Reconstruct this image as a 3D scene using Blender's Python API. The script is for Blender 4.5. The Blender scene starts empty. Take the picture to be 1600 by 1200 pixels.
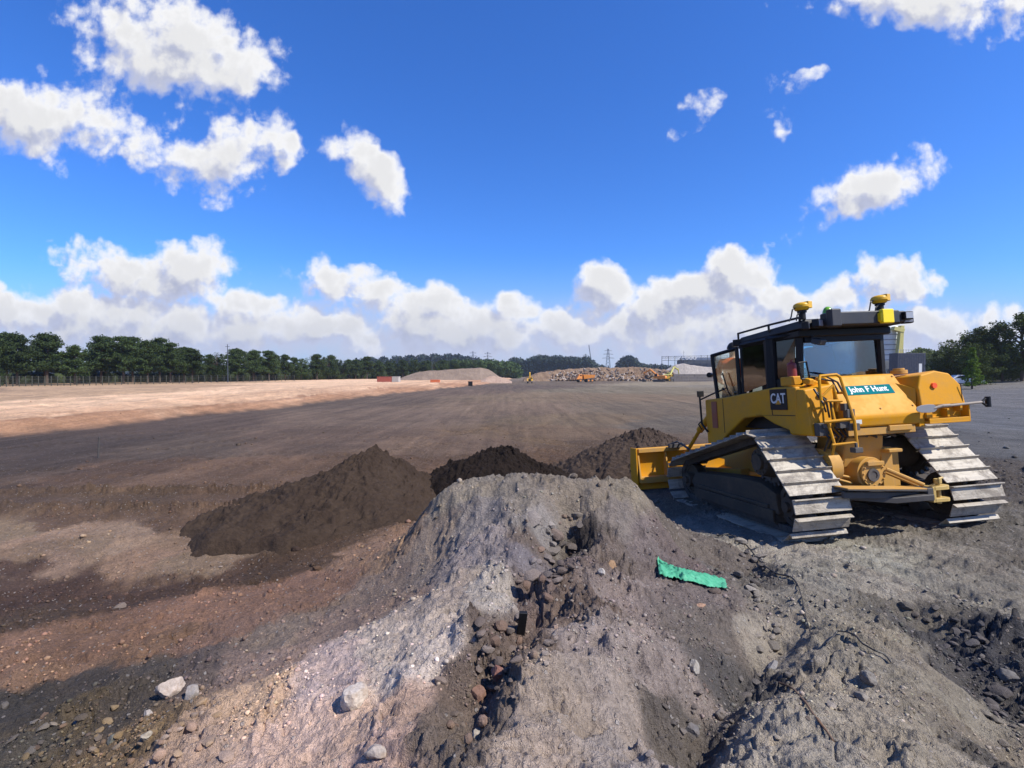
import bpy, math, random
import numpy as np
from mathutils import Vector, Matrix, Euler
R = math.radians
scene = bpy.context.scene
col = scene.collection
random.seed(7)
rng = np.random.default_rng(11)

# ------------------------------------------------------------ camera
CZ = 2.3                                  # eye height above the machine's standing ground
FPX = 800.0                               # focal length in pixels of the 1600 wide photograph
VH = 585.0                                # horizon row
cd = bpy.data.cameras.new("camera"); cam = bpy.data.objects.new("camera", cd); col.objects.link(cam)
cam.location = (0, 0, CZ)
cam.rotation_euler = (R(90) - math.atan(15 / FPX), 0, 0)
cd.sensor_width = 36; cd.lens = 18.0; cd.clip_start = 0.05; cd.clip_end = 9000
scene.camera = cam
scene.render.resolution_x = 1024; scene.render.resolution_y = 768
vs = scene.view_settings
vs.view_transform = 'Standard'; vs.look = 'None'; vs.gamma = 1; vs.use_curve_mapping = False
vs.exposure = 0.45

# ------------------------------------------------------------ sun and sky
SUN_EL, SUN_AZ = 49.0, 118.0              # azimuth measured clockwise from +Y (away from camera)
sd = Vector((math.sin(R(SUN_AZ)) * math.cos(R(SUN_EL)), math.cos(R(SUN_AZ)) * math.cos(R(SUN_EL)), math.sin(R(SUN_EL))))
sl = bpy.data.lights.new("sun", 'SUN'); sl.energy = 5.0; sl.angle = R(0.53); sl.color = (1.0, 0.95, 0.86)
so = bpy.data.objects.new("sun", sl); col.objects.link(so); so.rotation_euler = sd.to_track_quat('Z', 'Y').to_euler()
so.location = (20, -30, 60)

class NT:
    """tiny helper to write node trees"""
    def __init__(s, tree): s.t = tree
    def n(s, typ, **kw):
        nd = s.t.nodes.new(typ)
        for k, v in kw.items(): setattr(nd, k, v)
        return nd
    def put(s, sock, v):
        if isinstance(v, bpy.types.NodeSocket): s.t.links.new(v, sock)
        elif isinstance(v, bpy.types.Node): s.t.links.new(v.outputs[0], sock)
        elif v is not None: sock.default_value = v
    def math(s, op, a, b=None, c=None, clamp=False):
        nd = s.n('ShaderNodeMath', operation=op, use_clamp=clamp)
        s.put(nd.inputs[0], a); s.put(nd.inputs[1], b); s.put(nd.inputs[2], c)
        return nd.outputs[0]
    def vmath(s, op, a, b=None, scale=None):
        nd = s.n('ShaderNodeVectorMath', operation=op)
        s.put(nd.inputs[0], a); s.put(nd.inputs[1], b)
        if scale is not None: s.put(nd.inputs[3], scale)
        return nd.outputs['Value'] if op in ('LENGTH', 'DOT_PRODUCT') else nd.outputs[0]
    def noise(s, vec, scale, detail=4, rough=.55, dist=0.0, dim='3D'):
        nd = s.n('ShaderNodeTexNoise', noise_dimensions=dim); s.put(nd.inputs['Vector'], vec)
        nd.inputs['Scale'].default_value = scale; nd.inputs['Detail'].default_value = detail
        nd.inputs['Roughness'].default_value = rough; nd.inputs['Distortion'].default_value = dist
        return nd.outputs['Fac']
    def mapr(s, v, a, b, c, d, smooth=False):
        nd = s.n('ShaderNodeMapRange'); nd.interpolation_type = 'SMOOTHSTEP' if smooth else 'LINEAR'
        s.put(nd.inputs['Value'], v)
        for k, x in zip(('From Min', 'From Max', 'To Min', 'To Max'), (a, b, c, d)): s.put(nd.inputs[k], x)
        return nd.outputs[0]
    def mix(s, f, a, b, blend='MIX'):
        nd = s.n('ShaderNodeMix', data_type='RGBA', blend_type=blend)
        s.put(nd.inputs[0], f); s.put(nd.inputs[6], a); s.put(nd.inputs[7], b)
        return nd.outputs[2]

def c4(c): return (c[0], c[1], c[2], 1.0)
def s2l(c):
    """8 bit sRGB to linear"""
    o = []
    for x in c:
        x /= 255.0
        o.append(x / 12.92 if x <= .04045 else ((x + .055) / 1.055) ** 2.4)
    return tuple(o)

world = bpy.data.worlds.new("World"); scene.world = world; world.use_nodes = True
def build_sky():
    t = world.node_tree; t.nodes.clear(); N = NT(t)
    sky = N.n('ShaderNodeTexSky'); sky.sky_type = 'NISHITA'; sky.sun_disc = False
    sky.sun_elevation = R(SUN_EL); sky.sun_rotation = R(SUN_AZ)
    sky.air_density = 1.0; sky.dust_density = 0.25; sky.ozone_density = 2.2; sky.altitude = 100
    hsv = N.n('ShaderNodeHueSaturation'); N.put(hsv.inputs['Color'], sky.outputs[0])
    hsv.inputs['Saturation'].default_value = 1.18; hsv.inputs['Value'].default_value = SKY_GAIN
    # clouds : soft blobs of cumulus laid out by direction in the sky, broken up by noise
    grp = bpy.data.node_groups.new("cloud_density", 'ShaderNodeTree')
    grp.interface.new_socket("P", in_out='INPUT', socket_type='NodeSocketVector')
    grp.interface.new_socket("Body", in_out='OUTPUT', socket_type='NodeSocketFloat')
    G = NT(grp); gi = G.n('NodeGroupInput'); go = G.n('NodeGroupOutput')
    P = gi.outputs[0]
    w1 = G.n('ShaderNodeTexNoise', noise_dimensions='2D'); G.put(w1.inputs['Vector'], P); w1.inputs['Scale'].default_value = 7.0
    w1.inputs['Detail'].default_value = 3; w1.inputs['Roughness'].default_value = .6
    wc = G.vmath('SUBTRACT', w1.outputs['Color'], (.5, .5, .5))
    PW = G.vmath('ADD', P, G.vmath('SCALE', wc, scale=.085))
    acc = None
    for ci, (u, v, ru, rv, ang, amp) in enumerate(CLOUDS):
        if ci and ci % 6 == 0: PW = G.vmath('ADD', PW, G.vmath('SCALE', (1e-7, 1e-7, 0), scale=acc))   # keeps the evaluation in order
        mp = G.n('ShaderNodeMapping', vector_type='TEXTURE')
        G.put(mp.inputs['Vector'], PW)
        mp.inputs['Location'].default_value = ((u - 800) / FPX, (VH - v) / FPX, 0)
        mp.inputs['Rotation'].default_value = (0, 0, R(-ang))
        mp.inputs['Scale'].default_value = (ru / FPX, rv / FPX, 1)
        d = G.math('MINIMUM', G.math('MULTIPLY', G.math('SUBTRACT', 1.0, G.vmath('LENGTH', mp.outputs[0])), max(amp, 1.6)), amp)
        acc = d if acc is None else G.math('SMOOTH_MAX', acc, d, .25)
    f1 = G.noise(P, 9.0, 8, .62, 0, '2D')
    vo = G.n('ShaderNodeTexVoronoi', feature='F1', voronoi_dimensions='2D'); G.put(vo.inputs['Vector'], G.vmath('ADD', P, G.vmath('SCALE', wc, scale=.05)))
    vo.inputs['Scale'].default_value = 17; vo.inputs['Detail'].default_value = 2; vo.inputs['Roughness'].default_value = .55
    body = G.math('ADD', G.math('ADD', G.math('MINIMUM', acc, 1.0), .40), G.math('MULTIPLY', G.math('SUBTRACT', f1, .5), 2.9))
    body = G.math('ADD', body, G.math('MULTIPLY', G.math('SUBTRACT', .42, vo.outputs['Distance']), .65))
    G.put(go.inputs[0], body)
    tc = N.n('ShaderNodeTexCoord')
    sep = N.n('ShaderNodeSeparateXYZ'); N.put(sep.inputs[0], tc.outputs['Generated'])
    ay = N.math('MAXIMUM', N.math('ABSOLUTE', sep.outputs['Y']), .05)
    cx = N.math('DIVIDE', sep.outputs['X'], ay); cy = N.math('DIVIDE', sep.outputs['Z'], ay)
    cmb = N.n('ShaderNodeCombineXYZ'); N.put(cmb.inputs[0], cx); N.put(cmb.inputs[1], cy)
    P0 = cmb.outputs[0]
    def dens(p):
        g = N.n('ShaderNodeGroup'); g.node_tree = grp; N.put(g.inputs[0], p); return g.outputs[0]
    d0 = dens(P0)
    d1 = dens(N.vmath('ADD', P0, N.vmath('ADD', (.022, .034, 0), N.vmath('SCALE', (1e-7, 1e-7, 0), scale=d0))))
    alpha = N.mapr(N.math('ADD', d0, N.mapr(cy, .04, .19, .18, 0)), .0, .92, 0, 1, True)
    alpha = N.math('MULTIPLY', alpha, N.mapr(cy, .0, .02, 0.3, 1.0))
    lit = N.mapr(N.math('SUBTRACT', d0, d1), -.60, .42, 0, 1, True)
    thick = N.mapr(d0, .3, 1.5, 1.0, .80, True)
    cc = N.mix(lit, c4(CLOUD_SHADE), c4(CLOUD_LIT))
    cc = N.mix(N.mapr(cy, .02, .17, .45, 0.0, True), cc, c4(CLOUD_FAR))
    sc = N.vmath('SCALE', cc, scale=thick)
    # pale moist air close to the horizon
    blue = N.vmath('MULTIPLY', hsv.outputs[0], (.51, .89, 1.52))
    base = N.mix(N.mapr(cy, .0, .24, .85, 0.0, True), blue, c4(HORIZON))
    soft = N.math('MULTIPLY', N.mapr(d0, -1.1, .1, .25, 1, True), N.mapr(cy, .05, .17, .75, 0, True))
    base = N.mix(soft, base, c4(CLOUD_FAR))
    colr = N.mix(alpha, base, sc)
    bg = N.n('ShaderNodeBackground'); N.put(bg.inputs['Color'], colr); bg.inputs['Strength'].default_value = .1
    out = N.n('ShaderNodeOutputWorld'); N.put(out.inputs[0], bg.outputs[0])
    world.cycles.sampling_method = 'NONE'
    scene.cycles.max_bounces = 8; scene.cycles.diffuse_bounces = 2; scene.cycles.glossy_bounces = 3; scene.cycles.transparent_max_bounces = 12
SKY_GAIN = 1.0
CLOUD_LIT = (7.6, 7.6, 7.7); CLOUD_SHADE = (4.2, 4.5, 5.9); CLOUD_FAR = (4.2, 4.6, 5.9); HORIZON = (3.2, 4.0, 5.8)
CLOUDS = [
 (275, 82, 165, 82, 18, 1.5), (375, 115, 70, 50, 30, 1.2), (335, 250, 80, 66, 10, 1.6),
 (447, 240, 44, 36, 35, .9), (250, 190, 105, 60, 35, .12), (60, 185, 165, 62, 10, 1.25), 
 (215, 225, 100, 38, 35, .2), (580, 272, 75, 34, 48, 1.4), (435, 185, 40, 26, 30, .0),
 (1450, 8, 175, 50, 3, 1.6), (1088, 180, 40, 20, -50, -.24), (1213, 172, 26, 56, 12, -.08), (1243, 130, 38, 15, -20, .05),
 (1350, 300, 98, 52, -24, 1.7), 
 (255, 432, 160, 52, 7, 1.9), (90, 395, 26, 18, 20, .1), (400, 472, 70, 32, 20, 1.0), 
 (555, 455, 105, 40, 12, 1.8), (705, 487, 110, 30, 6, 1.6), (812, 486, 40, 30, 0, 1.5), (935, 458, 48, 46, 0, 1.9),
 (885, 496, 80, 28, 0, 1.5), (1090, 468, 110, 42, -18, 1.8), (1160, 428, 56, 50, 0, 1.7), (1240, 466, 120, 34, 5, 1.7),
 (1395, 438, 70, 46, -10, 1.8), (1030, 500, 90, 30, 0, 1.1),
 (100, 500, 460, 50, 0, 1.5), (620, 515, 460, 40, 0, 1.25), (1200, 515, 460, 44, 0, 1.15), 
]
build_sky()

# ------------------------------------------------------------ object helpers
def tag(o, label=None, cat=None, group=None, kind=None):
    if label: o['label'] = label
    if cat: o['category'] = cat
    if group: o['group'] = group
    if kind: o['kind'] = kind
    return o
def empty(name, loc=(0, 0, 0), rot=(0, 0, 0), **kw):
    o = bpy.data.objects.new(name, None); o.empty_display_size = .2
    o.location = loc; o.rotation_euler = rot; col.objects.link(o); return tag(o, **kw)
def copy_tree(o, parent=None):
    c = o.copy(); col.objects.link(c)
    if parent: c.parent = parent
    for ch in list(o.children): copy_tree(ch, c)
    return c
def mesh_np(name, V, F, mat, parent=None, smooth=False):
    """V (n,3) array, F (m,3|4) int array"""
    me = bpy.data.meshes.new(name)
    V = np.asarray(V, np.float32); F = np.asarray(F, np.int32); k = F.shape[1]
    me.vertices.add(len(V)); me.vertices.foreach_set('co', V.ravel())
    me.loops.add(F.size); me.loops.foreach_set('vertex_index', F.ravel())
    me.polygons.add(len(F)); me.polygons.foreach_set('loop_start', np.arange(0, F.size, k, dtype=np.int32))
    me.polygons.foreach_set('loop_total', np.full(len(F), k, np.int32))
    if smooth: me.polygons.foreach_set('use_smooth', np.ones(len(F), bool))
    me.update(calc_edges=True); me.validate()
    o = bpy.data.objects.new(name, me); col.objects.link(o)
    if mat: me.materials.append(mat)
    if parent: o.parent = parent
    return o
class MB:
    def __init__(s): s.v = []; s.f = []; s.m = []; s.mi = 0
    def add(s, vs_, fs_):
        b = len(s.v); s.v += [tuple(x) for x in vs_]; s.f += [tuple(i + b for i in f) for f in fs_]; s.m += [s.mi] * len(fs_)
        return s
    def box(s, c, d, rot=None, taper=None):
        x, y, z = d[0] / 2, d[1] / 2, d[2] / 2
        vs_ = [Vector((sx * x, sy * y, sz * z)) for sz in (-1, 1) for sy in (-1, 1) for sx in (-1, 1)]
        if taper:
            for v in vs_[4:]: v.x *= taper; v.y *= taper
        if rot: m = Euler(rot).to_matrix(); vs_ = [m @ v for v in vs_]
        vs_ = [v + Vector(c) for v in vs_]
        return s.add(vs_, [(0, 2, 3, 1), (4, 5, 7, 6), (0, 1, 5, 4), (2, 6, 7, 3), (0, 4, 6, 2), (1, 3, 7, 5)])
    def b2(s, a, b): return s.box([(p + q) / 2 for p, q in zip(a, b)], [abs(q - p) for p, q in zip(a, b)])
    def prism(s, poly, a0, a1, axis='x'):
        """extrude a polygon: axis x -> poly in (y,z); axis y -> (x,z); axis z -> (x,y)"""
        def mk(p, a): return {'x': (a, p[0], p[1]), 'y': (p[0], a, p[1]), 'z': (p[0], p[1], a)}[axis]
        n = len(poly)
        return s.add([mk(p, a0) for p in poly] + [mk(p, a1) for p in poly],
                     [tuple(range(n))[::-1], tuple(range(n, 2 * n))] + [(i, (i + 1) % n, n + (i + 1) % n, n + i) for i in range(n)])
    def hexa(s, q):   # 8 corners bottom 4 then top 4 (same winding)
        return s.add(q, [(0, 3, 2, 1), (4, 5, 6, 7), (0, 1, 5, 4), (1, 2, 6, 5), (2, 3, 7, 6), (3, 0, 4, 7)])
    def cyl(s, p0, p1, r, r1=None, n=16, caps=True):
        p0, p1 = Vector(p0), Vector(p1); r1 = r if r1 is None else r1
        q = (p1 - p0).to_track_quat('Z', 'Y')
        vs_ = []
        for p, rr in ((p0, r), (p1, r1)):
            for i in range(n):
                a = 2 * math.pi * i / n; vs_.append(p + q @ Vector((rr * math.cos(a), rr * math.sin(a), 0)))
        fs_ = [(i, (i + 1) % n, n + (i + 1) % n, n + i) for i in range(n)]
        if caps: fs_ += [tuple(range(n))[::-1], tuple(range(n, 2 * n))]
        return s.add(vs_, fs_)
    def tube(s, pts, r, n=8):
        for a, b in zip(pts[:-1], pts[1:]):
            d = (Vector(b) - Vector(a)).normalized() * r * .35
            s.cyl(Vector(a) - d, Vector(b) + d, r, n=n)
        return s
    def ring(s, c, axis, r0, r1, h, n=24):
        q = Vector(axis).to_track_quat('Z', 'Y'); c = Vector(c); vs_ = []
        for (rr, z) in ((r0, -h / 2), (r1, -h / 2), (r1, h / 2), (r0, h / 2)):
            for i in range(n):
                a = 2 * math.pi * i / n; vs_.append(c + q @ Vector((rr * math.cos(a), rr * math.sin(a), z)))
        fs_ = []
        for k in range(4):
            k2 = (k + 1) % 4
            for i in range(n): fs_.append((k * n + i, k * n + (i + 1) % n, k2 * n + (i + 1) % n, k2 * n + i))
        return s.add(vs_, fs_)
    def dome(s, c, r, h, n=16, m=5, z0=0):
        c = Vector(c); vs_ = [c + Vector((r * math.cos(math.pi / 2 * j / m) * math.cos(2 * math.pi * i / n), r * math.cos(math.pi / 2 * j / m) * math.sin(2 * math.pi * i / n), h * math.sin(math.pi / 2 * j / m))) for j in range(m) for i in range(n)]
        vs_.append(c + Vector((0, 0, h)))
        fs_ = [(j * n + i, j * n + (i + 1) % n, (j + 1) * n + (i + 1) % n, (j + 1) * n + i) for j in range(m - 1) for i in range(n)]
        fs_ += [((m - 1) * n + i, (m - 1) * n + (i + 1) % n, m * n) for i in range(n)] + [tuple(range(n))[::-1]]
        return s.add(vs_, fs_)
    def build(s, name, mats=None, parent=None, bevel=0, smooth=False, seg=2):
        me = bpy.data.meshes.new(name); me.from_pydata([tuple(v) for v in s.v], [], s.f)
        mats = mats if isinstance(mats, (list, tuple)) else [mats]
        for m in mats:
            if m: me.materials.append(m)
        if len(mats) > 1: me.polygons.foreach_set('material_index', s.m)
        import bmesh
        bm = bmesh.new(); bm.from_mesh(me); bmesh.ops.recalc_face_normals(bm, faces=bm.faces); bm.to_mesh(me); bm.free()
        o = bpy.data.objects.new(name, me); col.objects.link(o)
        if parent: o.parent = parent
        if smooth or bevel:
            me.polygons.foreach_set('use_smooth', [True] * len(me.polygons))
            try: me.set_sharp_from_angle(angle=R(35))
            except Exception: pass
        if bevel:
            b = o.modifiers.new('bevel', 'BEVEL'); b.width = bevel; b.segments = seg; b.limit_method = 'ANGLE'; b.angle_limit = R(30); b.harden_normals = True
        return o

# ------------------------------------------------------------ numpy noise
def _hash(i, j, seed):
    h = (i.astype(np.int64) * 374761393 + j.astype(np.int64) * 668265263 + seed * 2246822519) & 0xFFFFFFFF
    h = ((h ^ (h >> 13)) * 1274126177) & 0xFFFFFFFF
    return (h ^ (h >> 16)) & 0xFFFFFFFF
def pnoise(x, y, seed=0):
    x = np.asarray(x, float); y = np.asarray(y, float)
    i = np.floor(x); j = np.floor(y); fx = x - i; fy = y - j
    u = fx * fx * fx * (fx * (fx * 6 - 15) + 10); v = fy * fy * fy * (fy * (fy * 6 - 15) + 10)
    def g(di, dj):
        a = _hash(i + di, j + dj, seed) / 4294967296.0 * 2 * np.pi
        return np.cos(a) * (fx - di) + np.sin(a) * (fy - dj)
    return ((g(0, 0) * (1 - u) + g(1, 0) * u) * (1 - v) + (g(0, 1) * (1 - u) + g(1, 1) * u) * v) * 1.5
def fbm(x, y, sc, octv=4, seed=0, gain=.5, ridged=False):
    s = 0; a = 1; t = 0; f = 1.0 / sc
    for o in range(octv):
        n = pnoise(x * f + 17.3 * o, y * f - 9.1 * o, seed + o)
        s = s + a * (1 - 2 * np.abs(n) if ridged else n); t += a; a *= gain; f *= 2.03
    return s / t
def sstep(a, b, x):
    t = np.clip((x - a) / (b - a), 0, 1); return t * t * (3 - 2 * t)

def chunks(x, y, sc, seed):
    """angular broken surface: every cell is a small tilted facet"""
    X = x / sc; Y = y / sc; i = np.floor(X); j = np.floor(Y); best = np.full(X.shape, 1e9); h = np.zeros(X.shape); sec = np.full(X.shape, 1e9)
    for di in (-1, 0, 1):
        for dj in (-1, 0, 1):
            a = i + di; b = j + dj; px = a + _hash(a, b, seed) / 4294967296.0; py = b + _hash(a, b, seed + 1) / 4294967296.0
            d = (X - px) ** 2 + (Y - py) ** 2; k = d < best; sec = np.where(k, best, np.minimum(sec, d)); best = np.where(k, d, best)
            r1 = _hash(a, b, seed + 2) / 4294967296.0; r2 = _hash(a, b, seed + 3) / 4294967296.0 - .5; r3 = _hash(a, b, seed + 4) / 4294967296.0 - .5
            h = np.where(k, r1 + 1.6 * (r2 * (X - px) + r3 * (Y - py)), h)
    return h * np.clip((np.sqrt(sec) - np.sqrt(best)) / .18, 0, 1)
# ------------------------------------------------------------ ground shape
def W(u, v, z):
    """world point of the photograph's pixel at height z"""
    y = (CZ - z) * FPX / (v - VH); return ((u - 800) / FPX * y, y)
DOZ_LOC = Vector((5.38, 7.12, CZ - 2.27)); DOZ_YAW, DOZ_PITCH, DOZ_ROLL = R(7.8), R(-3.7), R(-2.6)
DOZ_M = Matrix.Rotation(DOZ_YAW, 4, 'Z') @ Matrix.Rotation(DOZ_PITCH, 4, 'X') @ Matrix.Rotation(DOZ_ROLL, 4, 'Y')
ZP = -0.3
CPH = [ # u, v, z : how the ground lies near the camera
 (850,750,.97),(712,757,.95),(780,750,.98),(940,757,.95),(1003,768,.92),(690,772,.84),(668,800,.62),(1018,790,.72),(1038,812,.42),(730,775,.88),(985,790,.85),(890,800,.86),(760,830,.72),(900,850,.68),(1000,850,.55),
 (700,850,.50),(850,930,.62),(760,960,.62),(700,1020,.58),(960,960,.55),(900,1050,.63),(800,1100,.66),(700,1190,.62),(900,1190,.72),(560,1190,.45),
 (1050,1000,.42),(1080,900,.38),(1050,850,.30),(1100,1080,.38),(1020,1180,.52),(1180,930,.22),(1120,850,.10),
 (1160,1060,.20),(1100,1150,.30),(1230,1000,.28),(1260,1100,.40),(1200,1190,.50),(1330,1180,.50),(1300,1000,.30),(1250,900,.20),(1400,1100,.35),(1400,950,.15),
 (1500,1190,.42),(1500,1080,.25),(1590,1190,.25),(1590,1080,.12),(1580,980,.10),(1500,920,.08),(1350,880,.06),(1590,900,.08),
 (640,900,.20),(600,960,.25),(480,1020,.15),(400,1090,.20),(300,1160,.15),(560,1060,.42),(450,1180,.32),
 (560,900,-.10),(430,950,-.10),(300,1030,-.12),(650,830,-.22),(250,1100,-.05),(150,1150,-.15),(60,1190,-.18),(0,1120,-.25),(100,1060,-.22),
 (0,1010,-.28),(200,960,-.33),(400,900,-.34),(520,860,-.34),(640,800,-.36),(200,910,-.50),(0,930,-.50),(400,880,-.42),
 (200,850,-.34),(0,850,-.30),(0,880,-.36),(300,830,-.34),(0,780,-.30),(200,780,-.30),(400,760,-.3),(600,740,-.3),(800,700,-.34),(900,700,-.34),
 (1000,690,-.33),(700,720,-.32),(0,720,-.3),(200,700,-.3),(400,680,-.3)]
cw = [(*W(u, v, z), z) for u, v, z in CPH]
for lx, ly in [(-1.9,0),(-1.9,2),(-1.9,4),(0,-.3),(0,2),(0,4),(1.9,0),(1.9,2),(1.9,4),(-.2,5.8),(2.5,5.8),(-1.2,-.5),(1.2,-.5)]:
    p = DOZ_LOC + DOZ_M.to_3x3() @ Vector((lx, ly, 0)); cw.append((p.x, p.y, p.z + .025))
cw += [(0,0,.70),(-1.2,0,.45),(1.2,0,.6),(-3,0,.1),(3,0,.45),(0,-3,.6),(-4,-3,.1),(4,-3,.5),(9,0,.3),(10,4,.15),(12,8,.25),(14,14,.35),(-8,0,-.2),(-9,5,-.3),
       (-6.5,14,-.3),(-14,10,-.3),(-14,0,-.25),(-.4,8.2,-.3),(.4,8.4,-.3),(1.4,8.3,-.3),(-1.2,8.0,-.3),(2.2,8.0,-.22),(0,16,-.34),(5,19,-.34),(10,20,-.05),(16,4,.3),(18,18,.5),(0,-9,.4),(-10,-8,0),(10,-8,.4),(-5,20,-.3),(-18,18,-.3),(20,-5,.4)]
cw = np.array(cw)
def _tps_fit(P, z, lam=.003):
    d = np.hypot(P[:, None, 0] - P[None, :, 0], P[:, None, 1] - P[None, :, 1]); K = np.where(d > 0, d * d * np.log(d + 1e-9), 0)
    n = len(P); A = np.zeros((n + 3, n + 3)); A[:n, :n] = K + lam * np.eye(n); A[:n, n] = 1; A[:n, n + 1:] = P; A[n, :n] = 1; A[n + 1:, :n] = P.T
    return np.linalg.solve(A, np.r_[z, 0, 0, 0])
_tw = _tps_fit(cw[:, :2], cw[:, 2])
def _tps(x, y):
    s = _tw[-3] + _tw[-2] * x + _tw[-1] * y
    for k in range(len(cw)):
        d2 = (x - cw[k, 0]) ** 2 + (y - cw[k, 1]) ** 2 + 1e-12
        s = s + _tw[k] * .5 * d2 * np.log(d2)
    return s
# sandy terrace on the left: lower edge of the terrace as a line in plan
SE = np.array([(-30,10),(-21,21.4),(-18.5,36),(-16,65),(-8.6,115),(-2,190),(5,600)], float)
def sand_edge(y): return np.interp(y, SE[:, 1], SE[:, 0], left=-34)
def far_h(x, y):
    z = np.full_like(x, ZP)
    s = sand_edge(y) - x + 1.2 * fbm(x, y, 9, 3, 5)            # metres into the terrace
    z = z + .42 * sstep(0, 2.5, s) + .32 * sstep(3.5, 8, s) + .12 * fbm(x, y, 14, 3, 8) * sstep(0, 4, s)
    r = x * .8 - y * .25                                        # ground climbs to the right
    z = z + 2.7 * sstep(4, 62, r)
    z = z + .10 * fbm(x, y, 25, 3, 21)
    return z
def gully(x, y, pts, wdt, dep):
    d = np.full_like(x, 1e9)
    for (a, b) in zip(pts[:-1], pts[1:]):
        ax, ay = a; bx, by = b; L = (bx - ax) ** 2 + (by - ay) ** 2
        t = np.clip(((x - ax) * (bx - ax) + (y - ay) * (by - ay)) / L, 0, 1)
        d = np.minimum(d, np.hypot(x - ax - t * (bx - ax), y - ay - t * (by - ay)))
    return dep * np.exp(-(d / wdt) ** 2)
def base_h(x, y):
    rr = np.hypot(x, y); k = sstep(13, 20, rr)
    near = np.where(k < 1, _tps(np.clip(x, -24, 24), np.clip(y, -14, 24)), 0)
    return near * (1 - k) + far_h(x, y) * k
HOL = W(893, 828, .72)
G1 = [W(895,800,.8), W(880,850,.65), W(830,910,.6), W(815,985,.6), W(760,1050,.6), W(730,1150,.6)]
G2 = [W(1225,985,.25), W(1180,1050,.2), W(1130,1110,.22), W(1040,1190,.35)]
G3 = [W(1440,960,.12), W(1520,1030,.15), W(1570,1100,.15), W(1600,1180,.2)]
G4 = [W(1180,850,.1), W(1190,905,.2), W(1200,960,.2)]
RUTS = [([W(-100,772,ZP), W(430,768,ZP)], .16, .09), ([W(-100,800,ZP), W(380,800,ZP)], .20, .10),
        ([W(-100,930,-.5), W(220,925,-.5), W(440,885,-.45)], .35, -.08)]
TRK = [([W(1240,860,.05), W(1420,905,.05), W(1700,985,.05)], .10, -.05), ([W(1240,885,.05), W(1420,930,.05), W(1700,1020,.05)], .10, -.045),
       ([W(1380,860,.05), W(1520,900,.05), W(1750,960,.05)], .08, -.04), ([W(1380,845,.05), W(1600,885,.05), W(1750,920,.05)], .07, .04),
       ([W(1300,850,.05), W(1460,880,.05), W(1750,950,.05)], .06, .035)]
PRINTS = [[W(1300,842,.03), W(1450,892,.06), W(1760,1010,.1)], [W(1545,812,.05), W(1640,842,.06), W(1850,905,.1)], [W(1180,842,.05), W(1330,905,.1), W(1560,1000,.12)]]
def wob(x, y, a=.12, s=.6): return x + a * fbm(x, y, s, 2, 91), y + a * fbm(x, y, s, 2, 92)
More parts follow.
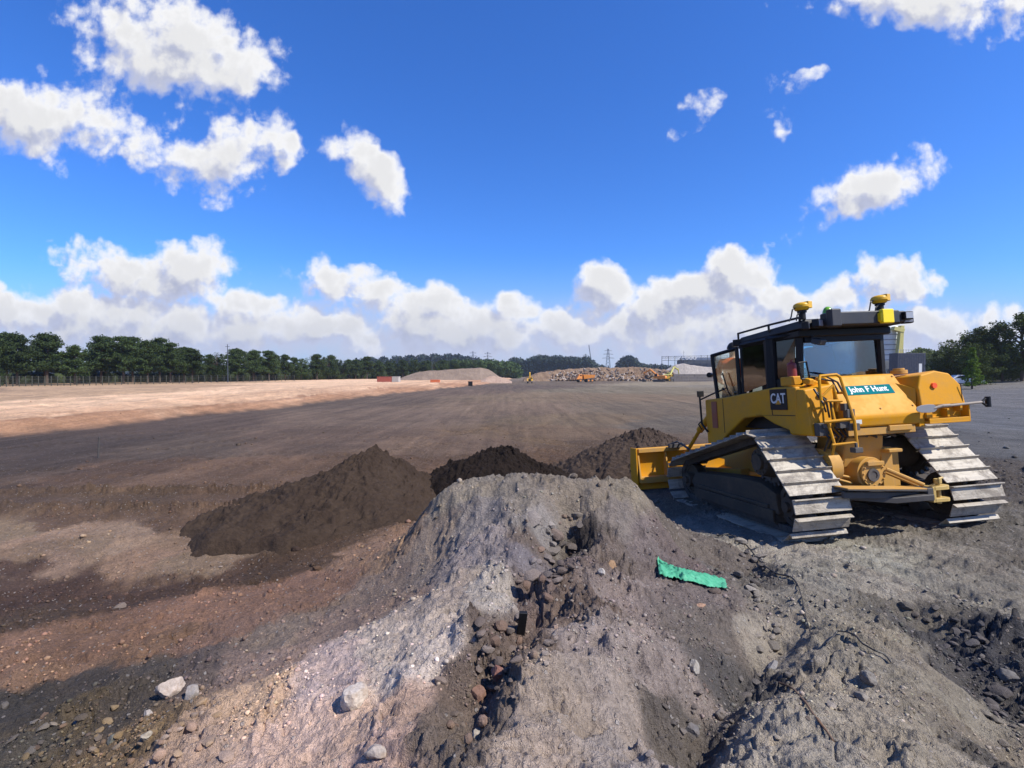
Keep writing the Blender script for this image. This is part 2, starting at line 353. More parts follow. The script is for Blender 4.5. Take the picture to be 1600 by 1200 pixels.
def ground_h(x, y, detail=True):
    x = np.asarray(x, float); y = np.asarray(y, float)
    z = base_h(x, y)
    if not detail: return z
    rr = np.hypot(x, y)
    rough = rough_at(x, y)
    rough = rough * (.62 + 1.5 * np.clip(fbm(x, y, .55, 4, 271, .6) + .12, 0, .7))
    nearw = 1 - sstep(16, 26, rr)
    n = np.where(rr < 30, 1.0, 0)
    xw, yw = wob(x, y)
    z = z - (gully(xw, yw, G1, .17, .20) + gully(xw, yw, G2, .20, .20) + gully(xw, yw, G3, .30, .16) + gully(xw, yw, G4, .2, .06)) * n
    for p, w_, d_ in RUTS + TRK: z = z + gully(x + .05 * fbm(x, y, .5, 2, 4), y + .06 * fbm(x, y, .7, 3, 3), p, w_, d_) * n * (.7 + .5 * fbm(x, y, .3, 2, 44))
    z = z + nearw * rough * (.085 * fbm(x, y, .9, 2, 31) + .05 * (fbm(xw, yw, .33, 3, 41, ridged=True) - .4))
    fine = fbm(x * 1.0, y, .10, 3, 51, .6)
    crack = np.abs(pnoise(xw * 4.5, yw * 4.5, 61)); crack = np.exp(-(crack / .06) ** 2)
    z = z + nearw * (rough * (.020 * fine - .050 * crack * np.clip(pnoise(x * 1.2, y * 1.2, 66) + .35, 0, 1)) + .004 * fine)
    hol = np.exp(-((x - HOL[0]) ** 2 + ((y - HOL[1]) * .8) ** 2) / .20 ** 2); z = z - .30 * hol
    near = rr < 14
    cm = np.zeros_like(x)
    cm[near] = (chunks(xw[near], yw[near], .15, 201) * .85 * np.clip(rough[near] - .55, 0, 1.2) * np.clip(fbm(x[near], y[near], .8, 3, 205) * 2 + .45, 0, 1.2)
                + chunks(xw[near], yw[near], .065, 211) * .24 * np.clip(rough[near] - .15, 0, 1.2) * np.clip(fbm(x[near], y[near], .5, 3, 215) * 2 + .5, 0, 1.2)
                + chunks(x[near], y[near], .032, 221) * .10 * np.clip(rough[near], 0, 1.2))
    z = z + cm * .105
    # clods: small rounded lumps
    for sc, hh, sd_ in ((.11, .022, 71), (.05, .012, 72)):
        q = fbm(xw, yw, sc, 1, sd_); z = z + nearw * rough * hh * np.clip(q - .22, 0, 1) * 3
    # rows of clods pushed up along the left tracks
    for p, w_, d_ in RUTS[:2]: 
        g_ = gully(x, y, p, .30, 1.0) * n; q = g_ > .02
        if q.any(): z[q] += g_[q] * (.10 * chunks(xw[q], yw[q], .20, 231) + .04 * chunks(x[q], y[q], .08, 235))
    al = x * .44 - y * .9; pe = x * .9 + y * .44; rm = sstep(1.6, 2.6, x) * (1 - sstep(7.5, 9.5, y)) * sstep(2.2, 4.2, y) * n
    z = z + rm * (.085 * fbm(pe, al * .08, .34, 4, 241) + .035 * (fbm(pe, al * .16, .12, 2, 245, ridged=True) - .4))
    for cx_, cy_, r0 in ((-9, 13, 10.5), (-9, 13, 12.3), (-6, 6, 13.5), (-6, 6, 15.2), (14, 30, 16), (14, 30, 18), (-20, 34, 21), (-20, 34, 23)):
        dd = np.hypot(x - cx_, y - cy_) - r0 + .25 * fbm(x, y, 3, 2, 263); z = z - .045 * np.exp(-(dd / .28) ** 2) * (1 - sstep(30, 45, rr)) * sstep(8.5, 11, y) * np.clip(.6 + 1.5 * fbm(x, y, 2.5, 2, 261), 0, 1) * (1 + .6 * np.sin(np.arctan2(y - cy_, x - cx_) * r0 * 18))
    mm = sstep(.22, .60, z) * n
    z = z + mm * (.10 * (fbm(xw, yw, .60, 3, 281, .55, True) - .35) + .035 * (fbm(xw, yw, .22, 3, 285, .55, True) - .35))
    # print of the tracks behind the machine
    for p in PRINTS:
        gb = gully(x, y, p, .40, 1.0) * n; q = gb > .35
        if q.any():
            a0, b0 = np.array(p[0]), np.array(p[-1]); t_ = (b0 - a0) / np.hypot(*(b0 - a0)); s_l = x[q] * t_[0] + y[q] * t_[1] + .03 * fbm(x[q], y[q], .4, 2, 291)
            z[q] += sstep(.35, .55, gb[q]) * (-.035 + .034 * np.clip(np.sin(s_l * 2 * np.pi / .21), -.2, 1)) * np.clip(.75 + 1.2 * fbm(x[q], y[q], .7, 2, 295), 0, 1)
    # low scarps and spread ridges on the sandy terrace
    sn = sand_edge(y) - x; sm = sstep(.5, 3, sn) * (1 - sstep(60, 110, rr))
    if (sm > 0).any(): z = z + sm * (.30 * fbm(sn, y * .22, 3.2, 4, 251) + .10 * (fbm(x, y * .5, 1.3, 3, 255, ridged=True) - .4))
    # wheel and track ruts running down the haul road, gentle
    ang = .135; s_ = x * math.cos(ang) - y * math.sin(ang)
    road = sstep(10, 18, y) * (1 - sstep(120, 200, y))
    z = z + road * .035 * fbm(s_ * 1.0, y * .04, .9, 3, 81)
    return z
# colour and roughness control points: u, v, (display rgb), roughness of the surface, streaks
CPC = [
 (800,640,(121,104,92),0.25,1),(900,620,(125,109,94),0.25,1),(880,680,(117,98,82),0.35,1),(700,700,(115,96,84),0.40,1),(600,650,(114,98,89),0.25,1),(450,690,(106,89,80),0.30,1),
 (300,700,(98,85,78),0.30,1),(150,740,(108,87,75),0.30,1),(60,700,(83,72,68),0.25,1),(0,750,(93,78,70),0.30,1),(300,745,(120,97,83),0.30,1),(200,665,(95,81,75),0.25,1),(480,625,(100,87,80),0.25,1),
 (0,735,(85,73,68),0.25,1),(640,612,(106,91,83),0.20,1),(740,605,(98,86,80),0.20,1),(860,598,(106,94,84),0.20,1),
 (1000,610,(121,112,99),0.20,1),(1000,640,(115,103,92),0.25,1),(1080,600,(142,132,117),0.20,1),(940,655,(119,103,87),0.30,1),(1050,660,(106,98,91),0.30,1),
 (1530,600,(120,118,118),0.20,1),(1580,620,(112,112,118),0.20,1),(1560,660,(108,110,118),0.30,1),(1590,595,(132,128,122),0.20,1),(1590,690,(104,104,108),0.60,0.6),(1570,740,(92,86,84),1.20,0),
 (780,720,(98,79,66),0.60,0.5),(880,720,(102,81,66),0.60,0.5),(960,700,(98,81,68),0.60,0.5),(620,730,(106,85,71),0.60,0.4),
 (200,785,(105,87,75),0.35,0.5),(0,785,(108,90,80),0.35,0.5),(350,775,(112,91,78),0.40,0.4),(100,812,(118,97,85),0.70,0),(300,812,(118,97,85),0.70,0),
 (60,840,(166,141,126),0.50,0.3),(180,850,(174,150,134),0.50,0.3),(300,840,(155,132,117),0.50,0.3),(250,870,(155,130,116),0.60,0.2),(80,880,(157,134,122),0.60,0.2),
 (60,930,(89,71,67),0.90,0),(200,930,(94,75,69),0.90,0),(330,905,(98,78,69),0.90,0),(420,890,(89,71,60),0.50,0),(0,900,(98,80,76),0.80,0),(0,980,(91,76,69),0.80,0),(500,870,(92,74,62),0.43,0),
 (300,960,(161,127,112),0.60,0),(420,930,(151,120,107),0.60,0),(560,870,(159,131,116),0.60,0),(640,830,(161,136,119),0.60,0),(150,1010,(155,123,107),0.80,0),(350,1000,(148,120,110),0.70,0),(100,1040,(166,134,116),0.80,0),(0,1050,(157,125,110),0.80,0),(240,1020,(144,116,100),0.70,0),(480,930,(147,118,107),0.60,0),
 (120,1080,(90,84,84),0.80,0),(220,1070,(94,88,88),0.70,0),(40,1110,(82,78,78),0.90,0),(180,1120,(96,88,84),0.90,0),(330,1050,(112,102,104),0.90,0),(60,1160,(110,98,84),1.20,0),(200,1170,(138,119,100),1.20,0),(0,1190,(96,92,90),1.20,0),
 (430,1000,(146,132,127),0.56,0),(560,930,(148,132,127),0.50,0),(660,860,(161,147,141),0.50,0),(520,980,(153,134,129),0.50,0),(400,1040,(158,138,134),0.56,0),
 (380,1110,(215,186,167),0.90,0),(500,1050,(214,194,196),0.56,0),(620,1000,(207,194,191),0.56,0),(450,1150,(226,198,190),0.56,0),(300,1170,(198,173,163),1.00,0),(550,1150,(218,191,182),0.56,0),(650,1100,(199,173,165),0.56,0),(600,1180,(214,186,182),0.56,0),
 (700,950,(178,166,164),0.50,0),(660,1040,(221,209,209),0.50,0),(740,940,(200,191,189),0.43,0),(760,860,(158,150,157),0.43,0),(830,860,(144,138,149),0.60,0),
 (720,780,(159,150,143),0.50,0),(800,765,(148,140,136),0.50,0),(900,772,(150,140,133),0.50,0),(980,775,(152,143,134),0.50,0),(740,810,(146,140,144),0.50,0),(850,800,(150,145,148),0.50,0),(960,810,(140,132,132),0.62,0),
 (890,828,(62,58,60),1.40,0),(905,845,(107,100,99),1.30,0),(872,822,(120,112,112),1.20,0),(930,870,(135,121,123),0.68,0),(1010,860,(135,125,129),0.62,0),(1000,930,(150,138,139),0.62,0),(850,920,(131,116,116),1.40,0),(800,980,(127,113,110),1.50,0),(760,1050,(128,114,110),1.50,0),(730,1130,(131,119,116),1.40,0),  # first point paints the shade of the hollow into the soil colour
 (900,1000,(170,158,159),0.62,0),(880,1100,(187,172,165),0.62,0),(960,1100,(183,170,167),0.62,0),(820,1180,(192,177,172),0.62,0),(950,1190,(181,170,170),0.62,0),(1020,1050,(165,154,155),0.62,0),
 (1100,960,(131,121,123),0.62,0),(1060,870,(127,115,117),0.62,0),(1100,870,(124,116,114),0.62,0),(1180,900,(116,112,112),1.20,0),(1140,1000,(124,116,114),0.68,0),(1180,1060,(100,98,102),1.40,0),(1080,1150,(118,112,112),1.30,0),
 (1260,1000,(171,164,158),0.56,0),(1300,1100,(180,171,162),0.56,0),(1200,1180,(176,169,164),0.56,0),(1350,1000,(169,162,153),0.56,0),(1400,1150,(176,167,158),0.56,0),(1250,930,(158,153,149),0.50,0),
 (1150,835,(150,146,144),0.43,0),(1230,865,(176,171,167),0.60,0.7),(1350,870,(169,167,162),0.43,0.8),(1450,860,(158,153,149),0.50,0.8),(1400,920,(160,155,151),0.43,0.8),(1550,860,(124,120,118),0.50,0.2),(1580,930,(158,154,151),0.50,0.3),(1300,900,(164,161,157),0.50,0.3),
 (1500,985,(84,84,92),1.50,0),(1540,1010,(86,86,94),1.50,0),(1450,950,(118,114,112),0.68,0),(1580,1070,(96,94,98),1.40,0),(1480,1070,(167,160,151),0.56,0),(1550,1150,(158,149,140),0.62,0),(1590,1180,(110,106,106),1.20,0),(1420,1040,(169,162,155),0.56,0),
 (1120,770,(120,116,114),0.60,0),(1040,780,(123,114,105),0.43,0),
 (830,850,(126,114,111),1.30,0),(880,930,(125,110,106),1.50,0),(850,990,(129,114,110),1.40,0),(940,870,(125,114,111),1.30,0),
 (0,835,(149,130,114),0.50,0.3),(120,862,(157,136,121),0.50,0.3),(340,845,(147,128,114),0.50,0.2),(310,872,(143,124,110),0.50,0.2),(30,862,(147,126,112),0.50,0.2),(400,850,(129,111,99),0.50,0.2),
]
def _hit(u, v):
    dx, dz = (u - 800) / FPX, (VH - v) / FPX
    t = np.concatenate([np.linspace(.8, 30, 1200), np.geomspace(30, 900, 600)[1:]])
    g = base_h(dx * t, t); s = CZ + dz * t - g; k = np.argmax(s < 0)
    return (dx * t[k], t[k]) if s[k] < 0 else (dx * 900, 900)
def lg(x, y):
    r = np.hypot(x, y) + 1e-6; k = np.log(r + .5); a = np.arctan2(x, y); return a * 1.05, k
cpp = [(*_hit(u, v), c, ro, st) for (u, v, c, ro, st) in CPC]
NP0 = len(cpp)
SAND = []
for yy, dxs in ((20, (-3, -8, -14)), (26, (-2, -5, -10, -18, -30)), (36, (-2, -5, -11, -20, -40)), (52, (-2, -6, -12, -25, -50)), (75, (-3, -8, -18, -40)), (110, (-3, -10, -30, -60)), (170, (-5, -20, -50))):
    for i, d in enumerate(dxs):
        c = [(178,138,112), (222,186,160), (230,196,170), (188,160,136), (150,128,110)][min(i, 4)]
        SAND.append((sand_edge(yy) + d, yy, c, .5, .85))
cpp += SAND
NP1 = len(cpp)
cpp += [(200, 300, (128,118,104), .3, .5), (0, 300, (120,108,98), .3, .5), (60, 120, (130,124,116), .3, 1), (110, 90, (125,122,116), .3, 1), (-200, 300, (120,112,80), .3, 0), (-100, 90, (120,112,84), .4, 0), (0, -20, (150,142,134), .8, 0), (0, -3, (150,142,134), .8, 0), (-20, -10, (140,120,104), .8, 0), (30, 0, (140,136,132), .6, .3)]
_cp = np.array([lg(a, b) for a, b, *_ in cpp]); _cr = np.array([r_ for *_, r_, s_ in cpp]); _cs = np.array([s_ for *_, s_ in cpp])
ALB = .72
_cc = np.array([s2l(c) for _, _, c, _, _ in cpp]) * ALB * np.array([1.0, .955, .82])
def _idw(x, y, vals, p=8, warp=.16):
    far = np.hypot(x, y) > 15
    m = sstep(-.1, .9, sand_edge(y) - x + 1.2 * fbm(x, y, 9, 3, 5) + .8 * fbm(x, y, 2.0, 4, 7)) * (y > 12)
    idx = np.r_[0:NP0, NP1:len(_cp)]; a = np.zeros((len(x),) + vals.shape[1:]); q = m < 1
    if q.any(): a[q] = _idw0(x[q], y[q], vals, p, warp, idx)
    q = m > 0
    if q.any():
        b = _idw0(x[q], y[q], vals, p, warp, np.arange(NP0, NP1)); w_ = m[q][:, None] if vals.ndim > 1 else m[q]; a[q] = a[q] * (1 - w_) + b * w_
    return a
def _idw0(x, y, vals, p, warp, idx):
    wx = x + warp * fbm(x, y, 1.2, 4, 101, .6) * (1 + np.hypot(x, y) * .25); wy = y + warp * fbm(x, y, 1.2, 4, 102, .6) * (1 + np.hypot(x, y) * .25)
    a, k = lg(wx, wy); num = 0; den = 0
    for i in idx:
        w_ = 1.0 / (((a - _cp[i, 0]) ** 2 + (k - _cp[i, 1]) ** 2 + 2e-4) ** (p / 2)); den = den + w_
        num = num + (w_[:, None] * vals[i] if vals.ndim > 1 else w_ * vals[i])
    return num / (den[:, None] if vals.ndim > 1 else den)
def rough_at(x, y):
    sh = np.shape(x); return _idw(np.ravel(x), np.ravel(y), _cr, 3).reshape(sh)
def zat(x, y): return float(ground_h(np.array([x]), np.array([y]))[0])
def hit(u, v):
    """point where the sight line of a pixel meets the finished ground"""
    dx, dz = (u - 800) / FPX, (VH - v) / FPX
    t = np.concatenate([np.linspace(.8, 30, 1500), np.geomspace(30, 900, 400)[1:]])
    g = ground_h(dx * t, t); s = CZ + dz * t - g; k = int(np.argmax(s < 0)); return Vector((dx * t[k], t[k], g[k]))

# ------------------------------------------------------------ materials
def mat(name):
    m = bpy.data.materials.new(name); m.use_nodes = True; t = m.node_tree
    return m, NT(t), t.nodes['Principled BSDF']
def pos(N): return N.n('ShaderNodeTexCoord').outputs['Object']
def bump(N, h, strength, dist, b, normal=None):
    nd = N.n('ShaderNodeBump'); nd.inputs['Strength'].default_value = strength; nd.inputs['Distance'].default_value = dist
    N.put(nd.inputs['Height'], h); N.put(nd.inputs['Normal'], normal)
    if b is not None: N.put(b.inputs['Normal'], nd.outputs[0])
    return nd.outputs[0]
def m_ground():
    m, N, b = mat("ground_soil")
    at = N.n('ShaderNodeAttribute'); at.attribute_name = 'soil'
    P = pos(N)
    n1 = N.noise(P, .9, 8, .65); n2 = N.noise(P, 7, 6, .7); n3 = N.noise(P, 42, 4, .7)
    k = N.math('MULTIPLY', N.mapr(n1, .3, .7, .82, 1.18), N.mapr(n2, .28, .72, .76, 1.26))
    k = N.math('MULTIPLY', k, N.mapr(n3, .28, .72, .70, 1.32))
    # streaks left by wheels and blades along the haul road
    mp = N.n('ShaderNodeMapping'); N.put(mp.inputs[0], P); mp.inputs['Rotation'].default_value = (0, 0, .135); mp.inputs['Scale'].default_value = (1.3, .055, 1)
    st = N.noise(mp.outputs[0], 1.0, 7, .68, .6)
    mp2 = N.n('ShaderNodeMapping'); N.put(mp2.inputs[0], P); mp2.inputs['Rotation'].default_value = (0, 0, -.9); mp2.inputs['Scale'].default_value = (.9, .06, 1)
    st2 = N.noise(mp2.outputs[0], 1.0, 6, .65, .8)
    ss = N.math('MULTIPLY', N.mapr(st, .32, .68, .80, 1.20), N.mapr(st2, .35, .65, .80, 1.20))
    k = N.math('MULTIPLY', k, N.math('ADD', 1.0, N.math('MULTIPLY', at.outputs['Alpha'], N.math('SUBTRACT', ss, 1.0))))
    big = N.noise(P, .16, 6, .6, 1.2); k = N.math('MULTIPLY', k, N.mapr(big, .35, .65, .86, 1.13))
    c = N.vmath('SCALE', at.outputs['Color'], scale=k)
    # pebbles and chips of another stone
    vo = N.n('ShaderNodeTexVoronoi'); N.put(vo.inputs['Vector'], P); vo.inputs['Scale'].default_value = 26; vo.inputs['Randomness'].default_value = 1
    wn = N.n('ShaderNodeSeparateColor'); N.put(wn.inputs[0], vo.outputs['Color'])
    sel = N.math('MULTIPLY', N.mapr(wn.outputs[0], .80, .84, 0, 1), N.mapr(vo.outputs['Distance'], .28, .36, 1, 0))
    tint = N.mix(wn.outputs[1], (.17, .12, .10, 1), (.46, .43, .40, 1))
    c = N.mix(N.math('MULTIPLY', sel, .6), c, tint)
    c = N.mix(N.mapr(N.noise(mp2.outputs[0], 2.5, 6, .7, .5), .42, .62, .0, .35), c, N.vmath('MULTIPLY', c, (1.22, 1.14, 1.08)))
    # damp darker patches and rust tint
    c = N.mix(N.mapr(N.noise(P, 1.9, 5, .6, .4), .55, .72, 0, .38), c, N.vmath('MULTIPLY', c, (.62, .54, .50)))
    N.put(b.inputs['Base Color'], c); b.inputs['Roughness'].default_value = .92; b.inputs['Specular IOR Level'].default_value = .22
    h = N.math('ADD', N.math('MULTIPLY', n3, .5), N.math('MULTIPLY', N.noise(P, 130, 3, .7), .25))
    h = N.math('ADD', h, N.math('MULTIPLY', n2, 1.2)); h = N.math('ADD', h, N.math('MULTIPLY', sel, .25))
    bump(N, h, 1.0, .07, b)
    return m
def m_soil(name, c1, c2, sc=3.0, bd=.03):
    m, N, b = mat(name); P = pos(N)
    n1 = N.noise(P, sc, 8, .7); n2 = N.noise(P, sc * 9, 5, .7)
    c = N.mix(N.mapr(n1, .3, .7, 0, 1), c4(c1), c4(c2))
    c = N.vmath('SCALE', c, scale=N.mapr(n2, .3, .7, .72, 1.28))
    N.put(b.inputs['Base Color'], c); b.inputs['Roughness'].default_value = .95; b.inputs['Specular IOR Level'].default_value = .15
    bump(N, N.math('ADD', n2, n1), .9, bd, b); return m
def m_paint(name, c, rough=.38, dirt=.35, dirtcol=(.20, .16, .12), metal=0, spec=.5):
    m, N, b = mat(name); P = pos(N)
    n1 = N.noise(P, 2.3, 7, .7, .3); n2 = N.noise(P, 19, 5, .7)
    d = N.math('MULTIPLY', N.mapr(N.math('ADD', N.math('MULTIPLY', n1, .7), N.math('MULTIPLY', n2, .3)), .44, .68, 0, 1), dirt)
    cc = N.mix(d, N.vmath('SCALE', c4(c)[:3], scale=N.mapr(n1, .3, .7, .93, 1.05)), c4(dirtcol))
    N.put(b.inputs['Base Color'], cc); N.put(b.inputs['Roughness'], N.math('ADD', rough, N.math('MULTIPLY', d, .45)))
    b.inputs['Metallic'].default_value = metal; b.inputs['Specular IOR Level'].default_value = spec
    bump(N, N.math('ADD', n2, n1), .10, .004, b); return m
def m_steel(name):
    m, N, b = mat(name); P = pos(N); oi = N.n('ShaderNodeObjectInfo')
    off = N.vmath('ADD', P, N.vmath('SCALE', (7.0, 3.0, 5.0), scale=oi.outputs['Random']))
    n1 = N.noise(off, 3.2, 6, .68, .5); n2 = N.noise(off, 22, 5, .7)
    mp = N.n('ShaderNodeMapping'); N.put(mp.inputs[0], off); mp.inputs['Scale'].default_value = (3, 40, 40); sc_ = N.noise(mp.outputs[0], 1, 4, .6)
    base = N.mix(N.mapr(sc_, .35, .65, 0, 1), (.31, .27, .21, 1), (.44, .385, .30, 1))
    mud = N.mapr(N.math('ADD', N.math('MULTIPLY', n1, .75), N.math('MULTIPLY', n2, .25)), .48, .60, 0, 1)
    c = N.mix(N.math('MULTIPLY', mud, .75), base, N.mix(n2, (.09, .075, .06, 1), (.24, .205, .17, 1)))
    N.put(b.inputs['Base Color'], c); N.put(b.inputs['Roughness'], N.math('ADD', .50, N.math('MULTIPLY', mud, .4))); b.inputs['Specular IOR Level'].default_value = .4
    bump(N, N.math('ADD', N.math('MULTIPLY', mud, .8), n2), .5, .012, b); return m
def m_glass(name, tint, fac=.5):
    m, N, b = mat(name); t = N.t
    tr = N.n('ShaderNodeBsdfTransparent'); tr.inputs[0].default_value = c4(tint)
    gl = N.n('ShaderNodeBsdfGlossy'); gl.inputs['Roughness'].default_value = .03; gl.inputs[0].default_value = (1, 1, 1, 1)
    fr = N.n('ShaderNodeFresnel'); fr.inputs[0].default_value = 1.5
    mx = N.n('ShaderNodeMixShader'); N.put(mx.inputs[0], N.math('ADD', N.math('MULTIPLY', fr.outputs[0], 1.0), fac, clamp=True)); N.put(mx.inputs[1], tr.outputs[0]); N.put(mx.inputs[2], gl.outputs[0])
    N.put(t.nodes['Material Output'].inputs[0], mx.outputs[0]); t.nodes.remove(b); return m
def m_leaf(name, c1, c2, tr=.25):
    m, N, b = mat(name); g = N.n('ShaderNodeNewGeometry'); oi = N.n('ShaderNodeObjectInfo')
    c = N.mix(g.outputs['Random Per Island'], c4(c1), c4(c2))
    c = N.vmath('SCALE', c, scale=N.mapr(oi.outputs['Random'], 0, 1, .8, 1.25))
    N.put(b.inputs['Base Color'], c); b.inputs['Roughness'].default_value = .7; b.inputs['Specular IOR Level'].default_value = .2
    tl = N.n('ShaderNodeBsdfTranslucent'); N.put(tl.inputs[0], c); mx = N.n('ShaderNodeMixShader'); mx.inputs[0].default_value = tr
    N.put(mx.inputs[1], b.outputs[0]); N.put(mx.inputs[2], tl.outputs[0]); N.put(N.t.nodes['Material Output'].inputs[0], mx.outputs[0]); return m
def m_stone(name):
    m, N, b = mat(name); P = pos(N); oi = N.n('ShaderNodeObjectInfo'); g = N.n('ShaderNodeNewGeometry')
    N_ = N.noise(P, 9, 7, .7); n2 = N.noise(P, 60, 4, .7)
    at = N.n('ShaderNodeAttribute'); at.attribute_name = 'tint'
    c0 = N.vmath('MULTIPLY', at.outputs['Color'], oi.outputs['Color'])
    c0 = N.mix(N.mapr(N.noise(P, 14, 6, .7, .6), .46, .62, 0, .65), c0, N.vmath('MULTIPLY', c0, (.62, .52, .44)))
    c = N.vmath('SCALE', c0, scale=N.math('MULTIPLY', N.mapr(N_, .3, .7, .72, 1.25), N.mapr(n2, .3, .7, .80, 1.18)))
    N.put(b.inputs['Base Color'], c); b.inputs['Roughness'].default_value = .85; b.inputs['Specular IOR Level'].default_value = .25
    bump(N, N.math('ADD', N_, N.math('MULTIPLY', n2, .3)), .6, .02, b); return m
YEL = m_paint("yellow_paint", (.62, .275, .004), .52, .55, (.34, .20, .075), spec=.22)
YEL2 = m_paint("dusty_yellow_paint", (.50, .255, .035), .65, .7, (.30, .20, .11))
MUDSHADE = m_paint("shade_dark_muddy_frame", (.045, .034, .024), .8, .9, (.12, .092, .062))  # mud, with the shade along the tracks darkened into its base colour
YELB = m_paint("bright_yellow_plastic", (.66, .37, .005), .4, .15)
BLK = m_paint("black_paint", (.006, .006, .007), .5, .35, (.030, .028, .026), spec=.3)
DGR = m_paint("dark_grey_plastic", (.025, .026, .028), .5, .4, (.05, .05, .05))
STEEL = m_steel("worn_track_steel")
IRON = m_paint("dirty_iron", (.05, .045, .042), .6, .6, (.14, .12, .10))
RUBB = m_paint("rubber_hose", (.012, .012, .013), .5, .3)
TEAL = m_paint("teal_sticker", (.003, .15, .16), .8, .1, (.01, .12, .13), spec=.05)
WHT = m_paint("white_paint", (.66, .66, .64), .55, .12, spec=.3)
RED = m_paint("orange_red_disc", (.85, .09, .01), .4, .1)
ORA = m_paint("orange_cloth", (.95, .15, .015), .8, .05, (.8, .10, .01))
NAVY = m_paint("navy_cloth", (.02, .025, .05), .85, .2)
SKIN = m_paint("skin", (.45, .24, .16), .55, 0)
GREYS = m_paint("shovel_grey", (.22, .22, .23), .5, .5, (.16, .15, .14))
GLS = m_glass("sky_tinted_glass", (.38, .72, .98), .10)  # blue tint stands in for sky mirrored in the rear window
GLSD = m_glass("dark_cab_glass", (.10, .14, .15), .02)
GLS2 = m_glass("door_glass", (.88, .97, .94), -.02)
BARK = m_paint("bark", (.085, .058, .042), .95, .5, (.05, .04, .035))

# ------------------------------------------------------------ ground sheet
def build_ground():
    fine = np.radians(np.linspace(-50, 50, 1250)); side = np.radians(np.r_[np.linspace(50, 180, 90)[1:], np.linspace(180, 310, 90)[1:-1]])
    th = np.concatenate([fine, side]); nt = len(th)
    r = np.concatenate([np.geomspace(1.0, 30, 640), np.geomspace(30, 2500, 130)[1:]]); nr = len(r)
    TH, RR = np.meshgrid(th, r); X = RR * np.sin(TH); Y = RR * np.cos(TH)
    Z = ground_h(X.ravel(), Y.ravel()).reshape(X.shape)
    V = np.c_[X.ravel(), Y.ravel(), Z.ravel()]; V = np.r_[V, [[0, 0, float(Z[0].mean())]]]
    i = np.arange(nr - 1)[:, None] * nt; j = np.arange(nt)[None, :]; j2 = (j + 1) % nt
    F = np.stack([i + j, i + nt + j, i + nt + j2, i + j2], -1).reshape(-1, 4)
    o = mesh_np("ground", V, F[:, ::-1], m_ground(), smooth=True)
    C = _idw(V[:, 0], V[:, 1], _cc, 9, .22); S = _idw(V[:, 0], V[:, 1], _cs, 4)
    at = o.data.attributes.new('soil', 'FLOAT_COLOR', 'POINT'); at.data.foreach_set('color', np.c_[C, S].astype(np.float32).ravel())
    fan = MB(); 
    tag(o, kind='structure'); return o
build_ground()

# ------------------------------------------------------------ stones and heaps
def ico(sub=2):
    import bmesh
    bm = bmesh.new(); bmesh.ops.create_icosphere(bm, subdivisions=sub, radius=1.0)
    V = np.array([v.co[:] for v in bm.verts]); F = np.array([[v.index for v in f.verts] for f in bm.faces]); bm.free(); return V, F
ICO3, ICO2, ICO1 = ico(4), ico(2), ico(1)
STONE = m_stone("stone")
def rock_shape(seed, V, cuts=14, rough=.16):
    r_ = np.random.default_rng(seed); V = V.copy() * r_.uniform(.75, 1.25, 3)
    for _ in range(cuts):                                   # flat broken faces
        n = r_.normal(size=3); n /= np.linalg.norm(n); d = r_.uniform(.5, .85); k = V @ n - d
        V = V - np.where(k > 0, k * .92, 0)[:, None] * n
    s = rough * (fbm(V[:, 0] * 3 + seed, V[:, 1] * 3 + V[:, 2] * 2.3, 1, 6, seed, .62)); return V * (1 + s[:, None])
def set_tint(o, c):
    at = o.data.attributes.new('tint', 'FLOAT_COLOR', 'POINT'); n = len(o.data.vertices)
    c = np.asarray(c, np.float32); c = np.tile(np.r_[c, 1], (n, 1)) if c.ndim == 1 else np.c_[c, np.ones(n)]
    at.data.foreach_set('color', c.astype(np.float32).ravel())
def rock(name, u, v, wpx, hpx, tint, seed, label, cat='rock', group=None, sink=.34, res=ICO3):
    p = hit(u, v); s = wpx / FPX * p.y / 2
    V = rock_shape(seed, res[0]) * np.array([s, s * .8, s * hpx / wpx])
    o = mesh_np(name, V, res[1], STONE, smooth=False); set_tint(o, np.array(s2l(tint)) * np.array([.66, .63, .58]))
    o.location = p + Vector((0, 0, s * hpx / wpx * (1 - 2 * sink) * .8)); o.rotation_euler = (0, 0, seed * 1.7)
    o.data.polygons.foreach_set('use_smooth', [True] * len(o.data.polygons)); o.data.set_sharp_from_angle(angle=R(28))
    return tag(o, label, cat, group)
